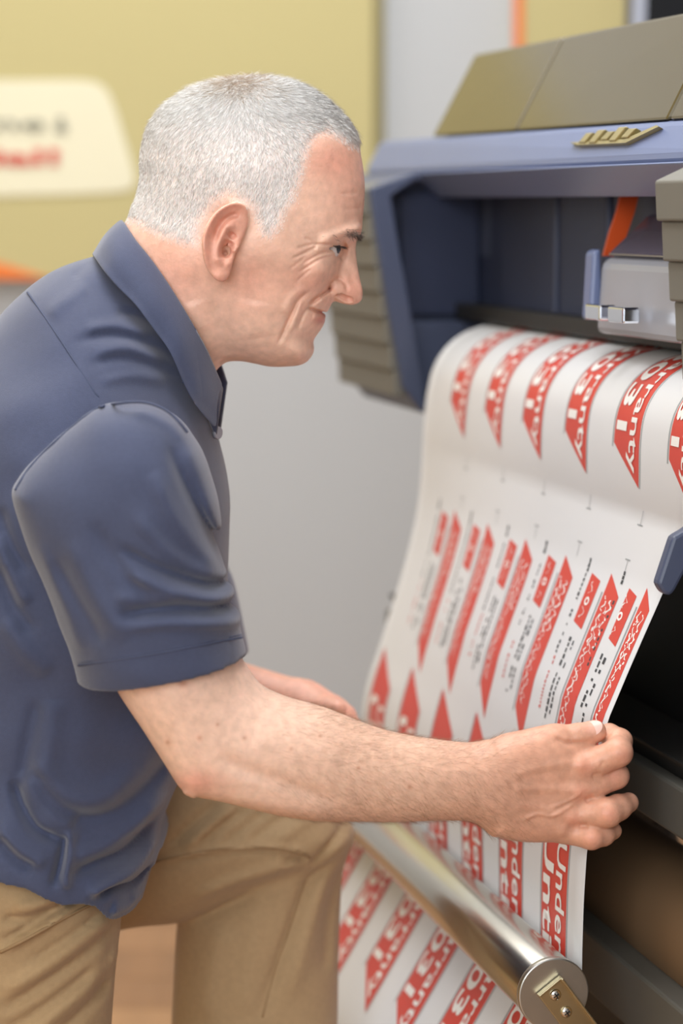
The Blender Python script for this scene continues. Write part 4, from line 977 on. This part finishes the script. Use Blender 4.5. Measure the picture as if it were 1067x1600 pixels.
fs_ = fs_ - 1.9*g.strokes([
    ([(548, 1305), (510, 1350), (478, 1390), (455, 1450), (430, 1520), (408, 1590)], -3.4, 7), ([(540, 1340), (505, 1400), (480, 1470), (455, 1560)], 3.0, 10), ([(530, 1360), (512, 1440), (505, 1540)], -2.6, 8),
    ([(300, 1440), (350, 1420), (400, 1400)], -2.5, 8), ([(350, 1450), (330, 1520), (318, 1600)], 2.0, 14), ([(400, 1420), (395, 1500), (380, 1590)], 1.5, 12)], 2.23).astype(np.float32)[:, None, :]
k_ = 0.006; h = np.clip(0.5+0.5*(fs_-ft_)/k_, 0, 1); leg = fs_+(ft_-fs_)*h-k_*h*(1-h)
g.union(leg, 0.02)
g.ell(at(40, 1350, YM), (0.095, 0.14, 0.09), 0.03)
TRG = g; tr_dm = g.depth_map()
v, q = g.surface(); trou = fast_mesh('trousers', v, q, M_chino, man)
M_cth = mat('khaki_thread', srgb(150, 122, 88), 0.85, var=0.05, vscale=200)
seam('pocket_edge', [(0, 1488), (40, 1468), (90, 1440), (130, 1419), (150, 1410)], 0.0016, 0.0002, 1.965, M_cth, trou, TRG, tr_dm)
seam('thigh_seam', [(242, 1347), (315, 1330), (394, 1323), (450, 1328), (484, 1340)], 0.0012, 0.0, 2.215, M_cth, trou, TRG, tr_dm)
seam('shin_seam', [(476, 1375), (452, 1450), (428, 1520), (410, 1590)], 0.0011, 0.0, 2.225, M_cth, trou, TRG, tr_dm)

# ---------------------------------------------------------------- shoes
M_shoe = mat('brown_leather', srgb(74, 56, 44), 0.45, var=0.08, vscale=30, bump=0.1, bscale=200)
M_sole = mat('rubber_sole', srgb(40, 36, 34), 0.8, var=0.05)
def shoe(x, y, z, ang):
    g = Grid((-0.11, -0.06, -0.002), (0.21, 0.06, 0.14), 0.0035)
    g.ell((0.02, 0, 0.05), (0.12, 0.043, 0.045), 0.02); g.ell((0.12, 0, 0.035), (0.075, 0.045, 0.033), 0.02); g.ell((-0.04, 0, 0.05), (0.055, 0.037, 0.05), 0.02); g.cone((-0.03, 0, 0.07), (-0.035, 0, 0.115), 0.04, 0.038, 0.015)
    g.f = np.maximum(g.f, 0.014-g.z[None, None, :])
    v, q = g.surface(); o = fast_mesh('shoe', v, q, M_shoe)
    pts = smooth_poly([(-0.098, 0), (-0.085, 0.034), (-0.03, 0.040), (0.06, 0.042), (0.13, 0.048), (0.185, 0.032), (0.20, 0), (0.185, -0.032), (0.13, -0.048), (0.06, -0.042), (-0.03, -0.040), (-0.085, -0.034)], 4)
    s = prism('sole', [(a, b, 0.0) for a, b in pts], [(a, b, 0.018) for a, b in pts], M_sole, None, 0.002)
    s.parent = o; o.location = (x, y, z); o.rotation_euler = (0, ang, 0); return o
fo = at(400, 2090, 2.297); s1 = shoe(fo[0], 2.297, 0.0, 0); attach(s1, man)
no = at(-560, 2330, 2.05); s2 = shoe(no[0], 2.05, 0.13, math.radians(82)); attach(s2, man)

# ---------------------------------------------------------------- hair, brows, lashes, eyes
def strands(name, root, direc, length, thick, col, m, bend, parent):
    n = len(root); direc = direc/np.linalg.norm(direc, axis=1, keepdims=True)
    ref = rng.normal(size=(n, 3)); sd = np.cross(direc, ref); sd /= np.linalg.norm(sd, axis=1, keepdims=True); s2 = np.cross(direc, sd)
    mid = root+direc*length[:, None]*0.5; tip = root+direc*length[:, None]+bend*length[:, None]
    V = np.zeros((n, 7, 3))
    for k in range(3):
        a = 2*math.pi*k/3; o = (sd*math.cos(a)+s2*math.sin(a))*thick[:, None]
        V[:, k] = root-direc*0.001+o; V[:, 3+k] = mid+bend*length[:, None]*0.2+o*0.8
    V[:, 6] = tip
    T = []
    for k in range(3):
        j = (k+1) % 3; T += [(k, j, 3+j), (k, 3+j, 3+k), (3+k, 3+j, 6)]
    T = np.array(T); Q = (np.arange(n)[:, None, None]*7+T[None]).reshape(-1, 3)
    o = fast_mesh(name, V.reshape(-1, 3), Q, m, parent, np.repeat(col, 7, 0)); return tag(o, kind='stuff')
def sample(v, q, wgt, n):
    a, b, c_, d_ = [v[q[:, i]] for i in range(4)]
    nrm = np.cross(c_-a, d_-b); ar = np.linalg.norm(nrm, axis=1)+1e-12; nrm /= ar[:, None]
    cen = (a+b+c_+d_)/4; w_ = ar*wgt(cen, nrm); w_ = w_/w_.sum(); i = rng.choice(len(q), n, p=w_)
    r1, r2 = rng.random((2, n, 1)); p = (a[i]*(1-r1)+b[i]*r1)*(1-r2)+(d_[i]*(1-r1)+c_[i]*r1)*r2
    return p, nrm[i]
M_hair = mat('white_hair', srgb(225, 222, 218), 0.4, attr='Col', var=0.03, spec=0.6)
HC = np.array([-0.09, YM, 1.19])
sgn = 1.0 if float(np.einsum('ij,ij->i', hair_v[hair_q[:, 0]]-HC, np.cross(hair_v[hair_q[:, 2]]-hair_v[hair_q[:, 0]], hair_v[hair_q[:, 3]]-hair_v[hair_q[:, 1]])).sum()) > 0 else -1.0
def hair_w(cen, nrm):
    x, y = project(cen); ins = in_poly(x, y, hair_px); dd = poly_dist(x, y, hair_px)
    wt = np.where(ins, np.clip(0.15+dd/22, 0, 1), np.clip(0.15-dd/20, 0, 1)); e_ = in_poly(x, y, ear_px) & (np.abs(cen[:, 1]-YM) > 0.069)
    return wt*(~e_)*(1+0.5*np.clip((230-y)/80, 0, 1))
NH = 70000
p, nr2 = sample(hair_v, hair_q, hair_w, NH); nr2 = nr2*sgn; x, y = project(p)
fwd = np.clip((x-330)/160, 0, 1)*np.clip((300-y)/110, 0, 1)         # the top lies forwards, the sides grow down and back
base = np.stack([0.95*fwd-0.35*(1-fwd), np.zeros(NH), -0.25*fwd-0.9*(1-fwd)], 1) + rng.normal(size=(NH, 3))*0.22
base -= nr2*np.einsum('ij,ij->i', base, nr2)[:, None]; base /= np.linalg.norm(base, axis=1, keepdims=True)
lift = 0.07+0.10*np.clip((220-y)/90, 0, 1)+0.32*(rng.random(NH) < 0.12)
direc = base + nr2*(lift+np.abs(rng.normal(size=NH))*0.06)[:, None]
topw = np.clip((235-y)/100, 0, 1); edge = np.clip(poly_dist(x, y, hair_px)/25, 0.35, 1)
fringe = gauss(x, y, 552, 222, 26, 26)
ln = (0.0045+0.0075*topw+0.004*fringe)*edge*rng.uniform(0.7, 1.25, NH)
grey = np.clip(0.16+0.75*gauss(x, y, 525, 172, 34, 28)+0.45*gauss(x, y, 418, 355, 18, 22), 0, 0.85)
dk = rng.random(NH) < grey*0.42
colr = np.where(dk[:, None], np.array(srgb(176, 172, 168)[:3])[None], np.array(srgb(253, 252, 250)[:3])[None])*rng.uniform(0.9, 1.08, (NH, 1))
tan = rng.random(NH) < 0.7*gauss(x, y, 372, 128, 34, 16); colr = np.where(tan[:, None], np.array(srgb(182, 160, 136)[:3])[None], colr)
strands('hair', p, direc, ln, np.full(NH, 0.00012), colr, M_hair, base*0.15-nr2*0.03, man)
# eyebrows
def brow_w(cen, nrm):
    x, y = project(cen); return np.exp(-0.5*(poly_dist(x, y, [(562, 369), (553, 366), (543, 363)], False)/3.0)**2)*1.0 + 0.10*np.exp(-0.5*(poly_dist(x, y, [(543, 363), (525, 366), (508, 371)], False)/3.0)**2)
NB = 480; p, n2 = sample(hair_v, hair_q, brow_w, NB); n2 = n2*sgn
strands('eyebrow', p, np.array([[0.35, 0, -0.25]])*np.ones((NB, 1))+n2*0.5+rng.normal(size=(NB, 3))*0.25, rng.uniform(0.0035, 0.006, NB), np.full(NB, 0.00012), np.where(rng.random((NB, 1)) < 0.75, np.array(srgb(62, 52, 48)[:3])[None], np.array(srgb(150, 140, 132)[:3])[None]), M_hair, np.zeros((NB, 3)), man)
# eyes
M_eye = mat('eye_white', srgb(196, 186, 182), 0.15, var=0.02); M_iris = mat('iris', srgb(52, 60, 70), 0.1, var=0.1, vscale=300)
def ball(name, c0, r, m, parent, sc=(1, 1, 1), nu=24, nv=14):
    v = []; f = []
    for i in range(nv+1):
        a = math.pi*i/nv
        for j in range(nu): b = 2*math.pi*j/nu; v.append((c0[0]+r*sc[0]*math.sin(a)*math.cos(b), c0[1]+r*sc[1]*math.sin(a)*math.sin(b), c0[2]+r*sc[2]*math.cos(a)))
    for i in range(nv):
        for j in range(nu): f.append((i*nu+j, (i+1)*nu+j, (i+1)*nu+(j+1) % nu, i*nu+(j+1) % nu))
    return mesh_obj(name, v, f, m, parent, smooth=True)
for sg in (-1, 1):
    ec = at(513, 387.5, YM+sg*0.0265); eb = ball('eye', ec, 0.0108, M_eye, man)
    ball('iris', ec+np.array([0.0072, sg*0.0030, -0.0004]), 0.0050, M_iris, eb, (0.75, 1, 1))
# lashes
ls = []; 
for sg in (-1, 1):
    for i in range(60):
        u = rng.random(); ls.append(at(520+20*u, 384.5+1.5*u, YM+sg*(0.0400-0.014*u)))
ls = np.array(ls); NLs = len(ls)
strands('eyelashes', ls, np.stack([np.full(NLs, 0.8), np.sign(ls[:, 1]-YM)*0.6, np.full(NLs, -0.45)], 1)+rng.normal(size=(NLs, 3))*0.15, rng.uniform(0.004, 0.006, NLs), np.full(NLs, 0.00013), np.repeat(np.array(srgb(48, 40, 38)[:3])[None], NLs, 0), M_hair, np.zeros((NLs, 3)), man)
# forearm hair
def fa_w(cen, nrm):
    x, y = project(cen); return np.clip((x-400)/130, 0.03, 1)*np.clip((850-x)/90, 0.0, 1)*(x > 250)
NF = 9000; p, n2 = sample(arm_v, arm_q, fa_w, NF); ce = np.array([0.0, 1.96, 0]); n2 = n2*sgn
dr = np.array([[0.75, 0, -0.65]])*np.ones((NF, 1))+rng.normal(size=(NF, 3))*0.28; x, y = project(p)
up2 = np.clip((1235-y)/60, -0.4, 1); dr[:, 2] += 0.55*(up2 > 0.6)
dr -= n2*np.einsum('ij,ij->i', dr, n2)[:, None]
strands('arm_hair', p, dr+n2*0.28, rng.uniform(0.006, 0.012, NF), np.full(NF, 0.00004), np.array(srgb(158, 120, 92)[:3])[None]*rng.uniform(0.6, 1.2, (NF, 1)), M_hair, np.zeros((NF, 3)), man)
# thumbnail and fingertip nails
def nail(c0, u, v_, nrm, a, b):
    c0, u, v_, nrm = map(lambda t: np.array(t, float), (c0, u, v_, nrm)); V = []; F_ = []; n = 8
    for i in range(n+1):
        for j in range(n+1):
            s_, t_ = 2*i/n-1, 2*j/n-1; kx = math.sqrt(max(0, 1-t_*t_/2)); ky = math.sqrt(max(0, 1-s_*s_/2))
            X, Y_ = s_*kx, t_*ky; V.append(c0+u*X*a+v_*Y_*b+nrm*(-0.0022*Y_*Y_-0.0008*X*X+0.0004))
    for i in range(n):
        for j in range(n): k = i*(n+1)+j; F_.append((k, k+1, k+n+2, k+n+1))
    o = mesh_obj('nail', V, F_, mat('nail', srgb(234, 192, 180), 0.3, var=0.02), body, smooth=True); return o

nn_ = np.array([-0.15, -0.80, 0.58]); nn_ /= np.linalg.norm(nn_); uu_ = np.array([0.94, 0.05, 0.33]); uu_ -= nn_*(uu_@nn_); uu_ /= np.linalg.norm(uu_)
nail(at(927, 1143.5, 2.001)+nn_*0.0096, uu_, np.cross(nn_, uu_), nn_, 0.0084, 0.0066)
